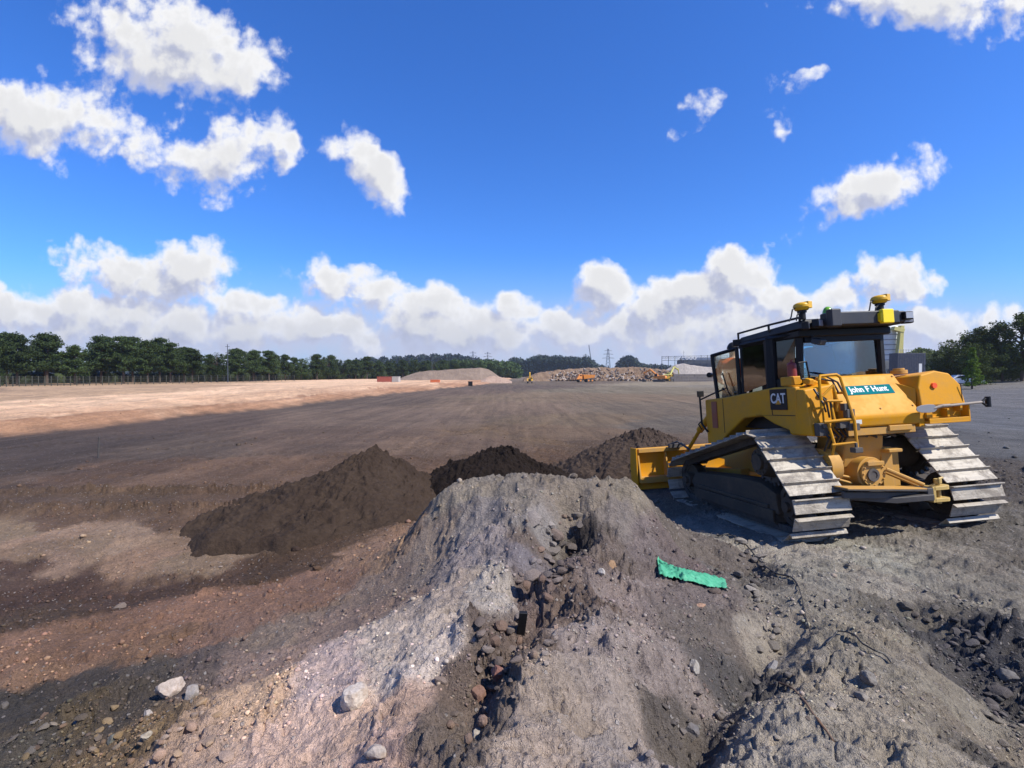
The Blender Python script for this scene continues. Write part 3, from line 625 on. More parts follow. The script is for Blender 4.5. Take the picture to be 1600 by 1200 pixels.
ROCKS = [
 (550,1100,62,44,(222,212,204),3,"large white angular rock lying on the pale slope at the bottom left of the mound"),
 (264,1088,40,36,(200,188,182),4,"larger pinkish white rock of a touching pair beside the grey strip"),
 (294,1096,32,26,(176,170,168),5,"smaller grey rock leaning on the pinkish white rock"),
 (224,1124,15,14,(190,184,182),6,"small round pale stone left of the rock pair"),
 (220,1162,20,17,(178,170,158),7,"oval pale cobble among the yellow pebbles"),
 (168,1168,20,22,(120,122,118),8,"upright grey green cobble among the pebbles"),
 (583,1190,40,32,(196,186,180),9,"pale grey rock cut by the bottom edge of the photo"),
 (1088,1054,24,22,(178,174,170),10,"light grey rock on the slope below the green cloth"),
 (940,902,16,14,(200,196,194),11,"small white stone below the dark hollow of the mound"),
 (956,888,22,18,(176,146,116),12,"tan stone next to the small white stone"),
 (1097,952,14,10,(214,176,152),13,"small peach coloured stone under the green cloth"),
 (1365,1070,30,24,(140,136,132),14,"grey rock with a dark left side on the right slope"),
 (1352,1100,26,20,(146,140,134),15,"grey rock just below the rock with the dark side"),
 (1585,1072,44,30,(124,122,122),16,"blue grey block at the right edge beside the dark rubble"),
 (1212,1050,26,16,(150,150,156),17,"pale flat rock at the edge of the dark gully"),
 (1305,1112,18,14,(168,160,154),18,"small light stone in the middle of the right slope"),
 (330,818,28,18,(84,66,58),19,"flat brown boulder at the left foot of the big soil heap"),
 (388,782,20,14,(70,58,54),20,"dark boulder standing on the track beside the big soil heap"),
 (460,862,16,12,(66,52,46),21,"dark clod lying on the lower side of the big soil heap"),
 (755,1140,24,26,(150,128,118),22,"reddish brown rock in the crevice near the bottom of the photo"),
 (745,1100,34,40,(142,112,100),23,"large reddish rock wedged in the crevice"),
 (778,1065,30,28,(150,110,102),24,"red stone above the wedged reddish rock"),
 (745,1160,26,22,(188,182,176),25,"white stone below the wedged reddish rock"),
 (820,748,8,14,(150,142,138),26,"small upright pale stone on the crest of the mound"),
 (1120,930,30,14,(110,98,92),27,"brown stone under the lower end of the green cloth"),
 (1085,1160,26,20,(122,120,124),28,"grey stone at the lower end of the dark gully"),
 (1130,1128,28,20,(138,132,130),29,"grey lump at the left side of the dark gully"),
]
for u, v, w_, h_, tn, sd_, lb in ROCKS: rock("rock", u, v, w_, h_, tn, sd_, lb)
# loose stones: individually placed copies of a few shapes
protos = []
HEAPDIRT = (.045, .031, .022)
for k, tn in enumerate([(150,142,136),(122,112,106),(170,160,150),(140,116,98),(104,98,96),(186,160,120)]):
    V = rock_shape(50 + k, ICO2[0], 16, .12); me_o = mesh_np("stone", V * np.array([1, .85, .65]), ICO2[1], STONE); set_tint(me_o, (1, 1, 1)); protos.append(me_o)
    me_o.data.polygons.foreach_set('use_smooth', [True] * len(me_o.data.polygons)); me_o.data.set_sharp_from_angle(angle=R(30))
used = set()
def scatter(n, region, sizes, kinds, label, group, seed):
    r_ = np.random.default_rng(seed); k = 0
    while k < n:
        u0, v0, u1, v1, su, sv = region[r_.integers(len(region))]
        t = r_.random(); u = u0 + (u1 - u0) * t + r_.normal() * su; v = v0 + (v1 - v0) * t + r_.normal() * sv
        if not (-20 < u < 1620 and 640 < v < 1230): continue
        p = hit(u, v); 
        if p.y > 30: continue
        kind = kinds[r_.integers(len(kinds))]
        o = protos[kind] if kind not in used else protos[kind].copy()
        if kind in used: col.objects.link(o)
        used.add(kind)
        s = r_.uniform(*sizes) * (1 if r_.random() < .8 else 1.5) / FPX * p.y
        o.scale = (s * r_.uniform(.8, 1.3), s, s * r_.uniform(.7, 1.1)); o.rotation_euler = (r_.uniform(-.5, .5), r_.uniform(-.5, .5), r_.uniform(0, 6.28))
        o.location = p + Vector((0, 0, s * .12)); tag(o, label, 'stone', group); k += 1
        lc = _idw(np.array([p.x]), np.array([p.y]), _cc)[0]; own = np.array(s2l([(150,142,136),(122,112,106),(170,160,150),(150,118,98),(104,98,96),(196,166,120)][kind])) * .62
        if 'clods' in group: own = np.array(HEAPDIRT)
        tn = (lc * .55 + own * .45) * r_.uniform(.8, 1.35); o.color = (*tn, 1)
scatter(95, [(895,800,840,900,20,20),(850,880,810,1000,40,26),(800,1000,720,1160,34,24)], (3, 13), (0,1,4,1,3), "angular brown and grey stone in the broken crevice down the middle of the mound", "stones in the crevice of the mound", 5)
scatter(60, [(20,1140,330,1150,20,22),(0,1190,360,1180,20,16)], (4, 10), (0,1,2,3,5), "rounded yellow or grey pebble in the pebble bed at the bottom left corner", "pebbles in the bottom left corner", 6)
scatter(60, [(1230,980,1180,1060,16,16),(1180,1060,1040,1180,26,16),(1180,860,1190,960,18,14)], (4, 11), (1,4,0), "dark grey lump in the shaded gully below the green cloth", "lumps along the gully below the green cloth", 7)
scatter(45, [(1440,955,1560,1040,18,14),(1560,1050,1600,1180,16,16)], (4, 11), (4,1), "dark stone in the blackish rubble at the right", "stones in the blackish rubble at the right", 8)
scatter(50, [(1250,900,1500,1180,110,70),(900,900,1100,1150,90,60)], (2.5, 6), (0,1,2), "small grey stone lying loose on the grey slopes", "small loose stones on the grey slopes", 9)
scatter(25, [(320,1080,600,900,30,30),(100,960,500,930,60,25)], (2.5, 6), (0,2,3), "small stone on the reddish bank left of the mound", "small stones on the reddish bank", 10)
scatter(34, [(340,850,520,890,26,12),(330,830,430,790,16,12),(620,820,680,780,12,14),(885,745,960,740,12,10)], (2, 7), (1,3,4), "dark clod of earth scattered round the foot of the soil heaps", "clods round the soil heaps", 12)
for k, o in enumerate(protos):
    if k not in used: bpy.data.objects.remove(o)
# gravel too fine to count
def gravel():
    r_ = np.random.default_rng(3); n = 24000
    u = r_.uniform(-30, 1630, n); v = 625 + 585 * r_.random(n) ** .75
    # places near the camera, thinned by a patchy noise; half of them follow the rough areas
    rr = (CZ - .1) * FPX / (v - VH); x = (u - 800) / FPX * rr; y = rr
    keep = fbm(x, y, .8, 3, 301) > -.10; x, y = x[keep], y[keep]
    pr = rough_at(x, y); keep = r_.random(len(x)) < np.clip(pr - .35, .07, 1); x, y = x[keep], y[keep]
    ok = y < 34; x, y = x[ok], y[ok]
    z = ground_h(x, y); m = len(x)
    V0, F0 = ICO1; vs_ = []; 
    s = r_.uniform(.004, .016, m) * np.where(r_.random(m) < .12, 1.9, 1.0) * np.clip(y / 4, .7, 4.0)
    shapes = [rock_shape(400 + k, V0, 6, .0) for k in range(12)]
    ang = r_.uniform(0, 6.28, m); V = np.empty((m, len(V0), 3)); sid = r_.integers(0, 12, m)
    for k in range(12):
        q = sid == k; sh = shapes[k]; ca, sa = np.cos(ang[q])[:, None], np.sin(ang[q])[:, None]; ss = s[q][:, None]
        V[q, :, 0] = (sh[:, 0] * ca - sh[:, 1] * sa) * ss + x[q][:, None]; V[q, :, 1] = (sh[:, 0] * sa + sh[:, 1] * ca) * ss + y[q][:, None]
        V[q, :, 2] = sh[:, 2] * ss * .7 + z[q][:, None] + ss * .15
    F = (F0[None] + (np.arange(m) * len(V0))[:, None, None]).reshape(-1, 3)
    o = mesh_np("gravel", V.reshape(-1, 3), F, STONE)
    base = _idw(x, y, _cc, 5) * r_.uniform(.7, 1.45, (m, 1)) * r_.uniform(.94, 1.06, (m, 3))
    set_tint(o, np.repeat(base, len(V0), 0))
    tag(o, "loose fine gravel and crumbs of earth strewn over the slopes in front of the camera", "gravel", kind='stuff')
gravel()

SOILD = m_soil("dark_soil", (.030, .0195, .014), (.050, .034, .024), 2.2)
SOILB = m_soil("blackish_soil", (.009, .006, .0045), (.017, .011, .0085), 2.2)
SOILC = m_soil("brown_soil", (.042, .029, .022), (.066, .047, .036), 2.0)
def heap(name, c, rx, ry, h, rot, mat_, label, seed, skew=(0, 0), flat=1.35, nr=150, nt=300, rough=1.0, lump=.35):
    r = np.linspace(0, 1.0, nr); th = np.linspace(0, 2 * np.pi, nt, endpoint=False); TH, RR = np.meshgrid(th, r)
    lobes = 1 + .16 * fbm(np.cos(TH) * 2 + seed, np.sin(TH) * 2, 1, 3, seed)
    lx = RR * np.cos(TH) * rx * lobes; ly = RR * np.sin(TH) * ry * lobes
    px = skew[0] * (1 - RR) ** 1.0; py = skew[1] * (1 - RR)
    ca, sa = math.cos(rot), math.sin(rot); X = c[0] + (lx + px) * ca - (ly + py) * sa; Y = c[1] + (lx + px) * sa + (ly + py) * ca
    prof = np.clip(1 - RR ** flat, 0, 1) * .82 + .18 * (1 - RR ** 2) ** 2 ; prof = prof / prof.max()
    g = base_h(X.ravel(), Y.ravel()).reshape(X.shape)
    n = lump * h * .5 * fbm(X, Y, .9 * max(h, .6), 4, seed + 3) + rough * (.05 * fbm(X, Y, .28, 4, seed + 5, .6) + .035 * (fbm(X, Y, .16, 2, seed + 9, ridged=True) - .3))
    edge = sstep(0, .12, 1 - RR)
    Z = g + h * prof + n * edge - .12 * (1 - sstep(0, .10, 1 - RR))
    Z = Z + rough * edge * (.055 * chunks(X, Y, .16, seed + 20) * np.clip(fbm(X, Y, .9, 3, seed + 21) * 2 + .5, 0, 1.3) + .025 * chunks(X, Y, .06, seed + 24))
    q = fbm(X, Y, .12, 1, seed + 12); Z = Z + rough * edge * .03 * np.clip(q - .25, 0, 1) * 4
    V = np.c_[X.ravel(), Y.ravel(), Z.ravel()]
    i = np.arange(nr - 1)[:, None] * nt; j = np.arange(nt)[None, :]; j2 = (j + 1) % nt
    F = np.stack([i + j, i + j2, i + nt + j2, i + nt + j], -1).reshape(-1, 4)
    V[:, 0] -= c[0]; V[:, 1] -= c[1]
    o = mesh_np(name, V, F[:, ::-1], mat_, smooth=True); o.location = (c[0], c[1], 0)
    return tag(o, label, 'soil heap')
heap("soil_heap", (-3.4, 9.95), 2.0, 2.75, 1.16, R(-44), SOILD, "large brown heap of tipped soil trailing down to the left, nearest the camera", 5, skew=(.05, .80), flat=.70)
heap("soil_heap", (-.22, 11.3), 2.4, 1.6, 1.10, 0, SOILB, "almost black heap of soil rising behind the crest of the grey mound", 9, skew=(-.1, 0))
heap("soil_heap", (3.3, 14.0), 2.3, 1.7, 1.12, R(5), SOILC, "brown heap of soil pushed up in front of the yellow blade", 13, skew=(.45, 0))
heap("soil_heap", (14.6, 12.6), 1.6, 1.4, .55, 0, m_soil("grey_rubble_soil", (.09, .08, .075), (.16, .14, .13), 2.5, .06), "low heap of grey brown rubble beside the right track of the bulldozer", 17, lump=.8, rough=2)

# ------------------------------------------------------------ bulldozer
def hull_path(circles, step):
    """closed belt round circles (y, z, r), ordered so that the belt runs clockwise; returns points, tangents"""
    n = len(circles); seg = []
    for k in range(n):
        (y0, z0, r0), (y1, z1, r1) = circles[k], circles[(k + 1) % n]
        dx, dz = y1 - y0, z1 - z0; L = math.hypot(dx, dz); a = math.atan2(dz, dx); b = math.acos((r0 - r1) / L)
        t = a + b
        seg.append(((y0 + r0 * math.cos(t), z0 + r0 * math.sin(t)), (y1 + r1 * math.cos(t), z1 + r1 * math.sin(t)), t))
    pts = []
    for k in range(n):
        p, q, t = seg[k]; m = max(2, int(math.hypot(q[0] - p[0], q[1] - p[1]) / .01))
        pts += [(p[0] + (q[0] - p[0]) * i / m, p[1] + (q[1] - p[1]) * i / m) for i in range(m)]
        t2 = seg[(k + 1) % n][2]; c = circles[(k + 1) % n]
        while t2 > t: t2 -= 2 * math.pi
        m = max(2, int(abs(t - t2) * c[2] / .01))
        pts += [(c[0] + c[2] * math.cos(t + (t2 - t) * i / m), c[1] + c[2] * math.sin(t + (t2 - t) * i / m)) for i in range(m)]
    P = np.array(pts + [pts[0]]); s = np.r_[0, np.cumsum(np.hypot(*np.diff(P, axis=0).T))]; cnt = round(s[-1] / step)
    out = []
    for k in range(cnt):
        d = s[-1] * k / cnt; y = np.interp(d, s, P[:, 0]); z = np.interp(d, s, P[:, 1])
        e = .02; y2 = np.interp((d + e) % s[-1], s, P[:, 0]); z2 = np.interp((d + e) % s[-1], s, P[:, 1])
        out.append((y, z, math.atan2(z2 - z, y2 - y)))
    return out
dozer = empty("bulldozer", DOZ_LOC, DOZ_M.to_euler('XYZ'), label="big yellow bulldozer seen from behind with black cab, wide steel tracks and teal sticker", cat="bulldozer")
# wheels of the high drive track: rear idler, sprocket, front idler (radius to chain)
CIRC = [(.30, .47, .36), (.86, 1.05, .36), (3.32, .44, .34)]
PITCH = .203
def text_mesh(body, size, name, mat_, parent, M, extrude=.004, bold=.0, sx=1.0):
    cu = bpy.data.curves.new(name, 'FONT'); cu.body = body; cu.size = size; cu.extrude = extrude; cu.offset = bold; cu.align_x = 'CENTER'; cu.align_y = 'CENTER'
    tmp = bpy.data.objects.new(name, cu); col.objects.link(tmp); bpy.context.view_layer.update()
    me = bpy.data.meshes.new_from_object(tmp.evaluated_get(bpy.context.evaluated_depsgraph_get())); col.objects.unlink(tmp); bpy.data.objects.remove(tmp)
    me.materials.clear(); me.materials.append(mat_); o = bpy.data.objects.new(name, me); col.objects.link(o)
    if parent: o.parent = parent
    o.matrix_local = M @ Matrix.Diagonal((sx, 1, 1, 1)); return o
def make_track(sx):
    xi, xo = .79 * sx, 1.63 * sx; xc = (xi + xo) / 2
    ch = MB(); path = hull_path(CIRC, PITCH)
    for (y, z, a) in path:                                    # link chain
        for dx in (-.09, .09): ch.box((xc + dx, y, z), (.05, PITCH * .98, .10), (a, 0, 0))
        ch.cyl((xc - .12, y, z), (xc + .12, y, z), .026, n=8)
    tr = ch.build("track_chain", IRON, dozer)
    proto = None
    for k, (y, z, a) in enumerate(path):
        n = (math.sin(a), -math.cos(a))                       # outward is left of travel -> flip below
        off = -.062; yy = y + n[0] * off; zz = z + n[1] * off
        if proto is None:
            s = MB(); w = .84; prof = [(-.098, 0), (.095, 0), (.098, .018), (-.070, .018), (-.076, .070), (-.090, .070), (-.098, .018)]
            prof = [(-p[0], p[1]) for p in prof][::-1]
            # clipped corners at the shoe ends
            s.prism(prof, -w / 2, w / 2)
            proto = s.build("track_shoe", STEEL, tr, bevel=.004, seg=1); o = proto; pm = o.data
        else:
            o = proto.copy(); col.objects.link(o); o.parent = tr
        j = ((k * 37) % 11 - 5) * .0016
        o.location = (xc + j, yy, zz); o.rotation_euler = (a, 0, 0)
    # roller frame
    fr = MB()
    poly = [(.55, .30), (3.05, .28), (3.20, .42), (3.02, .62), (2.2, .68), (1.4, .72), (.95, .72), (.60, .60)]
    fr.prism(poly, xc - .17, xc + .17); fr.b2((xc - .21, .75, .36), (xc + .21, 3.0, .42))
    f = fr.build("roller_frame", MUDSHADE, dozer, bevel=.015)
    g = MB(); x_ = xc + .20 * sx
    g.prism([(.62, .18), (3.0, .16), (3.0, .34), (.62, .36)], x_ - .02, x_ + .02); g.build("rock_guard", MUDSHADE, f, bevel=.008)
    for k in range(7):
        yk = .72 + k * .37; r_ = MB(); r_.cyl((xc - .16, yk, .235), (xc + .16, yk, .235), .10, n=18); r_.build("track_roller", IRON, f, smooth=True)
    for yk, zk, rr, nm in ((.30, .47, .32, "rear_idler"), (3.32, .44, .30, "front_idler")):
        d = MB(); d.cyl((xc - .07, yk, zk), (xc + .07, yk, zk), rr, n=36); d.cyl((xc - .20, yk, zk), (xc + .20, yk, zk), .14, n=24); d.ring((xc, yk, zk), (1, 0, 0), rr - .07, rr, .18, 36)
        d.cyl((xc - .25, yk, zk), (xc + .25, yk, zk), .07, n=16); d.build(nm, MUDSHADE, dozer, smooth=True)
    d = MB(); yk, zk = .86, 1.05
    d.cyl((xc - .03, yk, zk), (xc + .03, yk, zk), .33, n=44)
    for k in range(22):
        a = k / 22 * 6.283; d.box((xc, yk + .35 * math.cos(a), zk + .35 * math.sin(a)), (.06, .05, .07), (a - math.pi / 2, 0, 0))
    for k in range(5): 
        a = k / 5 * 6.283; d.box((xc, yk + .26 * math.cos(a), zk + .26 * math.sin(a)), (.09, .16, .05), (a - math.pi / 2, 0, 0))
    sp = d.build("sprocket", IRON, dozer)
    d = MB(); d.cyl((xc - .03, yk, zk), (xc + .22 * sx, yk, zk), .25, .20, n=32); d.cyl((xc, yk, zk), (xc + .27 * sx, yk, zk), .12, n=24)
    for k in range(12):
        a = k / 12 * 6.283; d.cyl((xc + .18 * sx, yk + .17 * math.cos(a), zk + .17 * math.sin(a)), (xc + .235 * sx, yk + .17 * math.cos(a), zk + .17 * math.sin(a)), .018, n=6)
    d.cyl((xc - .1 * sx, yk, zk), (.45 * sx, yk, zk), .24, n=28); d.build("final_drive", MUDSHADE, dozer, smooth=True)  # dark colour stands in for the shade between the tracks
make_track(-1); make_track(1)

def dpart(mb, name, m, bevel=.012, parent=None, **k): return mb.build(name, m, parent or dozer, bevel=bevel, **k)
# main frame and belly
b = MB(); b.b2((-.48, .35, .62), (.48, 3.5, 1.15)); b.b2((-.40, 3.4, .75), (.40, 3.9, 1.45)); dpart(b, "main_frame", YEL2)
# left body with arch over the track
b = MB()
poly = [(.42, 1.47), (.95, 1.60), (1.25, 1.72), (1.75, 1.68), (2.35, 1.35), (2.60, 1.17), (3.04, 1.17), (3.04, 2.02), (2.35, 2.05), (.92, 2.18), (.42, 2.17)]
b.prism(poly, -1.07, -.62); lb = dpart(b, "left_body", YEL, .03)
b = MB(); b.prism([(.98, 1.75), (1.0, 2.13), (.985, 2.13), (.965, 1.75)], -1.074, -1.069); b.b2((-1.074, .45, 1.74), (-1.069, .97, 1.752)); b.b2((-1.074, 2.38, 1.40), (-1.069, 2.392, 2.03)); b.b2((-1.074, .96, 1.74), (-1.069, 1.4, 1.745)); b.build("panel_gap", BLK, lb)
b = MB(); b.b2((-1.085, 2.60, 1.48), (-1.068, 2.78, 1.98)); 
vent = b.build("side_vent", m_paint("rust_red_vent", (.30, .055, .012), .6, .4), lb, bevel=.004)
b = MB(); b.box((-1.076, .80, 1.99), (.012, .40, .32)); lg_ = dpart(b, "logo_plate", BLK, .02, lb, seg=3)
MX = Matrix(((0, 0, -1, -1.084), (-1, 0, 0, .80), (0, 1, 0, 2.0), (0, 0, 0, 1)))
text_mesh("CAT", .215, "logo_letters", WHT, lg_, MX, .003, .004, .82)
b = MB(); b.prism([(.86, 1.915), (.73, 1.915), (.795, 1.985)], -1.090, -1.086); b.build("logo_triangle", YEL, lg_)
# rear left corner console
b = MB(); b.hexa([(-1.07, .14, 1.46), (-.60, .14, 1.40), (-.60, .60, 1.40), (-1.07, .60, 1.46), (-1.05, .26, 2.12), (-.60, .26, 2.18), (-.60, .9, 2.24), (-1.05, .9, 2.17)]); rc = dpart(b, "rear_corner_box", YEL, .03)
b = MB(); b.cyl((-.83, .225, 2.03), (-.83, .205, 2.03), .038, n=20); b.build("round_reflector", RED, rc)
b = MB()
for dy, dz in ((0, 0), (.05, -.05), (.10, -.09)): b.box((-.86 + dy * 1.6, .40 + dy, 2.24 + dz * .4), (.10, .12, .09), (.3, 0, .2))
b.box((-.95, .65, 2.26), (.18, .26, .14)); dpart(b, "filler_housing", YEL, .02)
# fuel tank
b = MB(); tank = [(.62, 2.30), (.40, 2.29), (.02, 1.74), (.00, 1.69), (.03, 1.55), (.62, 1.50)]
b.prism(tank, -.60, .56); tk = dpart(b, "fuel_tank", YEL, .03, seg=3)
b = MB(); b.b2((-.58, .05, 1.43), (.50, .6, 1.54)); b.b2((.05, .02, 1.47), (.42, .06, 1.55)); dpart(b, "tank_guard", YEL2)
b = MB(); tdr = Vector((0, math.cos(math.atan2(.55, .38)), math.sin(math.atan2(.55, .38)))); nr_ = Vector((0, -tdr.z, tdr.y)); p0_ = Vector((0, .40, 2.29))
for k, (xx, dd) in enumerate([(-.56, .05), (-.56, .58), (.50, .05), (.50, .58), (-.03, .60)]): q = p0_ - tdr * dd + nr_ * .001; q.x = xx; b.cyl(q, q + nr_ * .012, .014, n=8)
b.build("tank_bolt", YEL2, tk)
b = MB(); b.b2((-.50, -.004, 1.60), (-.40, .004, 1.66)); b.build("warning_decal", m_paint("decal_white", (.6, .6, .55), .6, .2), tk)
# teal sticker lying on the sloping tank top
sa = math.atan2(2.29 - 1.74, .40 - .02); nrm = Vector((0, -math.sin(sa), math.cos(sa))); tdir = Vector((0, math.cos(sa), math.sin(sa)))
sc = Vector((-.03, .40, 2.29)) - tdir * .27 + nrm * .004
MS = Matrix(((1, 0, 0, sc.x), (0, tdir.y, nrm.y, sc.y), (0, tdir.z, nrm.z, sc.z), (0, 0, 0, 1)))
b = MB(); b.box((0, 0, 0), (.78, .16, .006)); st = b.build("sticker", TEAL, tk); st.matrix_local = MS
text_mesh("John F Hunt", .136, "sticker_letters", WHT, st, Matrix.Translation((0, .006, .005)), .001, .0035, .93)
# right fender with hydraulic tank
b = MB(); prof = [(.56, 1.76), (.56, 2.10), (.40, 2.27), (.62, 2.335), (.92, 2.33), (1.20, 2.25), (1.33, 2.05), (1.345, 1.80), (1.34, 1.76)]
F0 = [(x, .06 if x > .5 else .34, z) for x, z in prof]
F0 = [(.58, .07, 1.76), (.54, .12, 2.06), (.30, .48, 2.28), (.70, .14, 2.30), (.95, .12, 2.31), (1.18, .12, 2.26), (1.31, .12, 2.10), (1.34, .10, 1.78)]
rear = [(.60, .03, 1.76), (.60, .05, 2.05), (.70, .10, 2.25), (.95, .10, 2.30), (1.18, .10, 2.25), (1.32, .07, 2.08), (1.345, .03, 1.78)]
front = [(.60, 1.9, 1.60), (.60, 1.9, 2.12), (.70, 1.9, 2.17), (.95, 1.9, 2.20), (1.18, 1.9, 2.16), (1.32, 1.9, 2.0), (1.345, 1.9, 1.60)]
n_ = len(rear); b.add(rear + front, [tuple(range(n_)), tuple(range(n_, 2 * n_))[::-1]] + [(i, (i + 1) % n_, n_ + (i + 1) % n_, n_ + i) for i in range(n_)])
rf = dpart(b, "right_fender", YEL, .028, seg=3)
b = MB(); b.add([(.54, .06, 1.74), (.60, .10, 2.05), (.60, .80, 2.27), (.28, .60, 2.29), (.56, .5, 1.70), (.60, .5, 1.9)], [(0, 1, 2, 3), (0, 4, 5, 1), (1, 5, 2), (0, 3, 4), (4, 3, 2, 5)]); b.build("fender_cheek", YEL, rf)
b = MB(); b.cyl((.86, .10, 2.08), (.86, .04, 2.08), .040, n=20); b.build("round_reflector", RED, rf)
b = MB(); b.b2((.66, .018, 1.80), (1.30, .026, 1.806)); b.prism([(1.29, 1.82), (1.296, 1.82), (1.29, 2.08), (1.284, 2.08)], .035, .045, 'y'); b.build("seam", MUDSHADE, rf)
b = MB(); b.b2((.66, .10, 1.56), (1.33, .14, 1.76)); b.b2((.66, -.02, 1.535), (1.335, .5, 1.565)); b.b2((1.315, -.02, 1.535), (1.34, .5, 1.79)); b.b2((.66, -.02, 1.56), (1.335, .0, 1.61)); b.b2((.56, .05, 1.50), (.66, .5, 1.76)); dpart(b, "tool_shelf", YEL, .008)
b = MB(); b.cyl((.80, .55, 2.28), (.80, .55, 2.34), .11, n=22); b.cyl((.80, .55, 2.34), (.80, .55, 2.37), .075, n=22); b.build("tank_cap", YEL2, rf, bevel=.006)
b = MB(); b.b2((.66, .02, 1.62), (.76, .10, 1.70)); b.b2((.98, .0, 1.62), (1.02, .12, 1.74)); b.b2((1.20, .0, 1.70), (1.24, .14, 1.80)); b.b2((.70, .06, 1.60), (1.22, .12, 1.63)); dpart(b, "shovel_bracket", YEL, .006)
# hood in front
b = MB(); b.hexa([(-.52, 2.5, 1.15), (.52, 2.5, 1.15), (.48, 3.95, 1.15), (-.48, 3.95, 1.15), (-.50, 2.5, 2.10), (.50, 2.5, 2.10), (.40, 3.95, 1.86), (-.40, 3.95, 1.86)]); hd = dpart(b, "engine_hood", YEL, .03)
b = MB(); b.cyl((.33, 3.1, 1.9), (.33, 3.1, 2.75), .065, n=20); b.cyl((.33, 3.1, 2.75), (.33, 3.02, 2.88), .055, n=20); dpart(b, "exhaust_pipe", BLK, 0, smooth=True)
b = MB(); b.b2((.62, 1.8, 1.45), (1.05, 3.04, 2.02)); dpart(b, "right_body", YEL, .03)
# floor and cab
ZF = 2.05
b = MB(); b.b2((-.86, .62, 1.50), (.92, 2.55, ZF - .02)); dpart(b, "cab_floor", BLK)
def quad_panel(mb, pts, th): # thin slab from 4 points
    p = [Vector(q) for q in pts]; n = (p[1] - p[0]).cross(p[2] - p[0]).normalized() * th; return mb.hexa([q - n / 2 for q in p] + [q + n / 2 for q in p])
YR0, YR1 = .80, 2.20                   # rear and front pillars at the base
cabx = .80
b = MB()
def pillar(p, q, w): 
    b.tube([p, q], w, n=4)
P_rl, P_rr = (-.70, .80, ZF), (.74, .80, ZF); T_rl, T_rr = (-.70, .72, 2.98), (.68, .72, 2.98)
P_ml, P_mr = (-.83, 1.30, ZF), (.83, 1.30, ZF); T_ml, T_mr = (-.80, 1.30, 2.98), (.80, 1.30, 2.98)
P_fl, P_fr = (-.80, 2.12, ZF), (.80, 2.12, ZF); T_fl, T_fr = (-.78, 2.12, 2.98), (.78, 2.12, 2.98)
P_cl, P_cr = (-.36, 2.62, ZF), (.36, 2.62, ZF); T_cl, T_cr = (-.36, 2.40, 2.98), (.36, 2.40, 2.98)
for p, q, w in ((P_rl, T_rl, .07), (P_rr, T_rr, .055), (P_ml, T_ml, .08), (P_mr, T_mr, .08), (P_fl, T_fl, .05), (P_fr, T_fr, .05), (P_cl, T_cl, .04), (P_cr, T_cr, .04)): pillar(p, q, w)
for a_, c_, w in ((P_rl, P_rr, .06), (P_ml, P_rl, .06), (P_mr, P_rr, .06), (P_ml, P_fl, .05), (P_mr, P_fr, .05), (P_fl, P_cl, .05), (P_fr, P_cr, .05), (P_cl, P_cr, .05),
                  (T_rl, T_rr, .08), (T_ml, T_rl, .07), (T_mr, T_rr, .07), (T_ml, T_fl, .06), (T_mr, T_fr, .06), (T_fl, T_cl, .05), (T_fr, T_cr, .05)): pillar(a_, c_, w)
b.b2((-.66, .66, 2.84), (.66, .84, 3.02)); b.b2((-.84, 1.18, ZF), (-.78, 1.42, 2.98)); b.b2((-.82, .80, ZF), (-.76, 1.30, 2.30)); b.b2((.78, 1.18, ZF), (.84, 1.42, 2.98))
cab = dpart(b, "cab_frame", BLK, .008)
b = MB(); quad_panel(b, [(-.64, .80, ZF + .10), (.70, .80, ZF + .10), (.64, .755, 2.86), (-.66, .755, 2.86)], .012); b.build("rear_window", GLS, cab)
b = MB(); quad_panel(b, [(-.815, 1.40, 2.25), (-.815, 2.1, 2.12), (-.80, 2.1, 2.92), (-.80, 1.40, 2.92)], .01); quad_panel(b, [(-.81, 1.24, 2.32), (-.72, .86, 2.32), (-.72, .80, 2.92), (-.80, 1.24, 2.92)], .01); b.build("left_window", GLSD, cab)
b = MB(); quad_panel(b, [(.82, 1.40, ZF + .1), (.82, 2.1, ZF + .1), (.80, 2.1, 2.92), (.80, 1.40, 2.92)], .01); quad_panel(b, [(.82, 1.20, ZF + .1), (.76, .86, ZF + .1), (.70, .80, 2.92), (.80, 1.20, 2.92)], .01); b.build("right_window", GLSD, cab)
b = MB(); quad_panel(b, [(-.33, 2.60, ZF + .05), (.33, 2.60, ZF + .05), (.33, 2.40, 2.93), (-.33, 2.40, 2.93)], .01); b.build("windscreen", GLS2, cab)
b = MB(); quad_panel(b, [(.76, 2.14, ZF), (.38, 2.60, ZF), (.38, 2.40, 2.92), (.76, 2.12, 2.92)], .01); b.build("right_door_glass", GLS2, cab)
# open left door
b = MB(); dq = [(-.83, 2.20, 1.86), (-.99, 2.66, 1.80), (-1.02, 2.74, 2.86), (-.84, 2.20, 2.93)]
for i in range(4): b.tube([dq[i], dq[(i + 1) % 4]], .035, n=6)
dr = dpart(b, "cab_door", BLK, 0); b = MB(); quad_panel(b, dq, .01); b.build("door_glass", GLS2, dr)
b = MB(); b.tube([(-.90, 2.30, 2.0), (-.97, 2.35, 2.15), (-1.0, 2.45, 2.5)], .012); b.build("door_handle", BLK, dr)
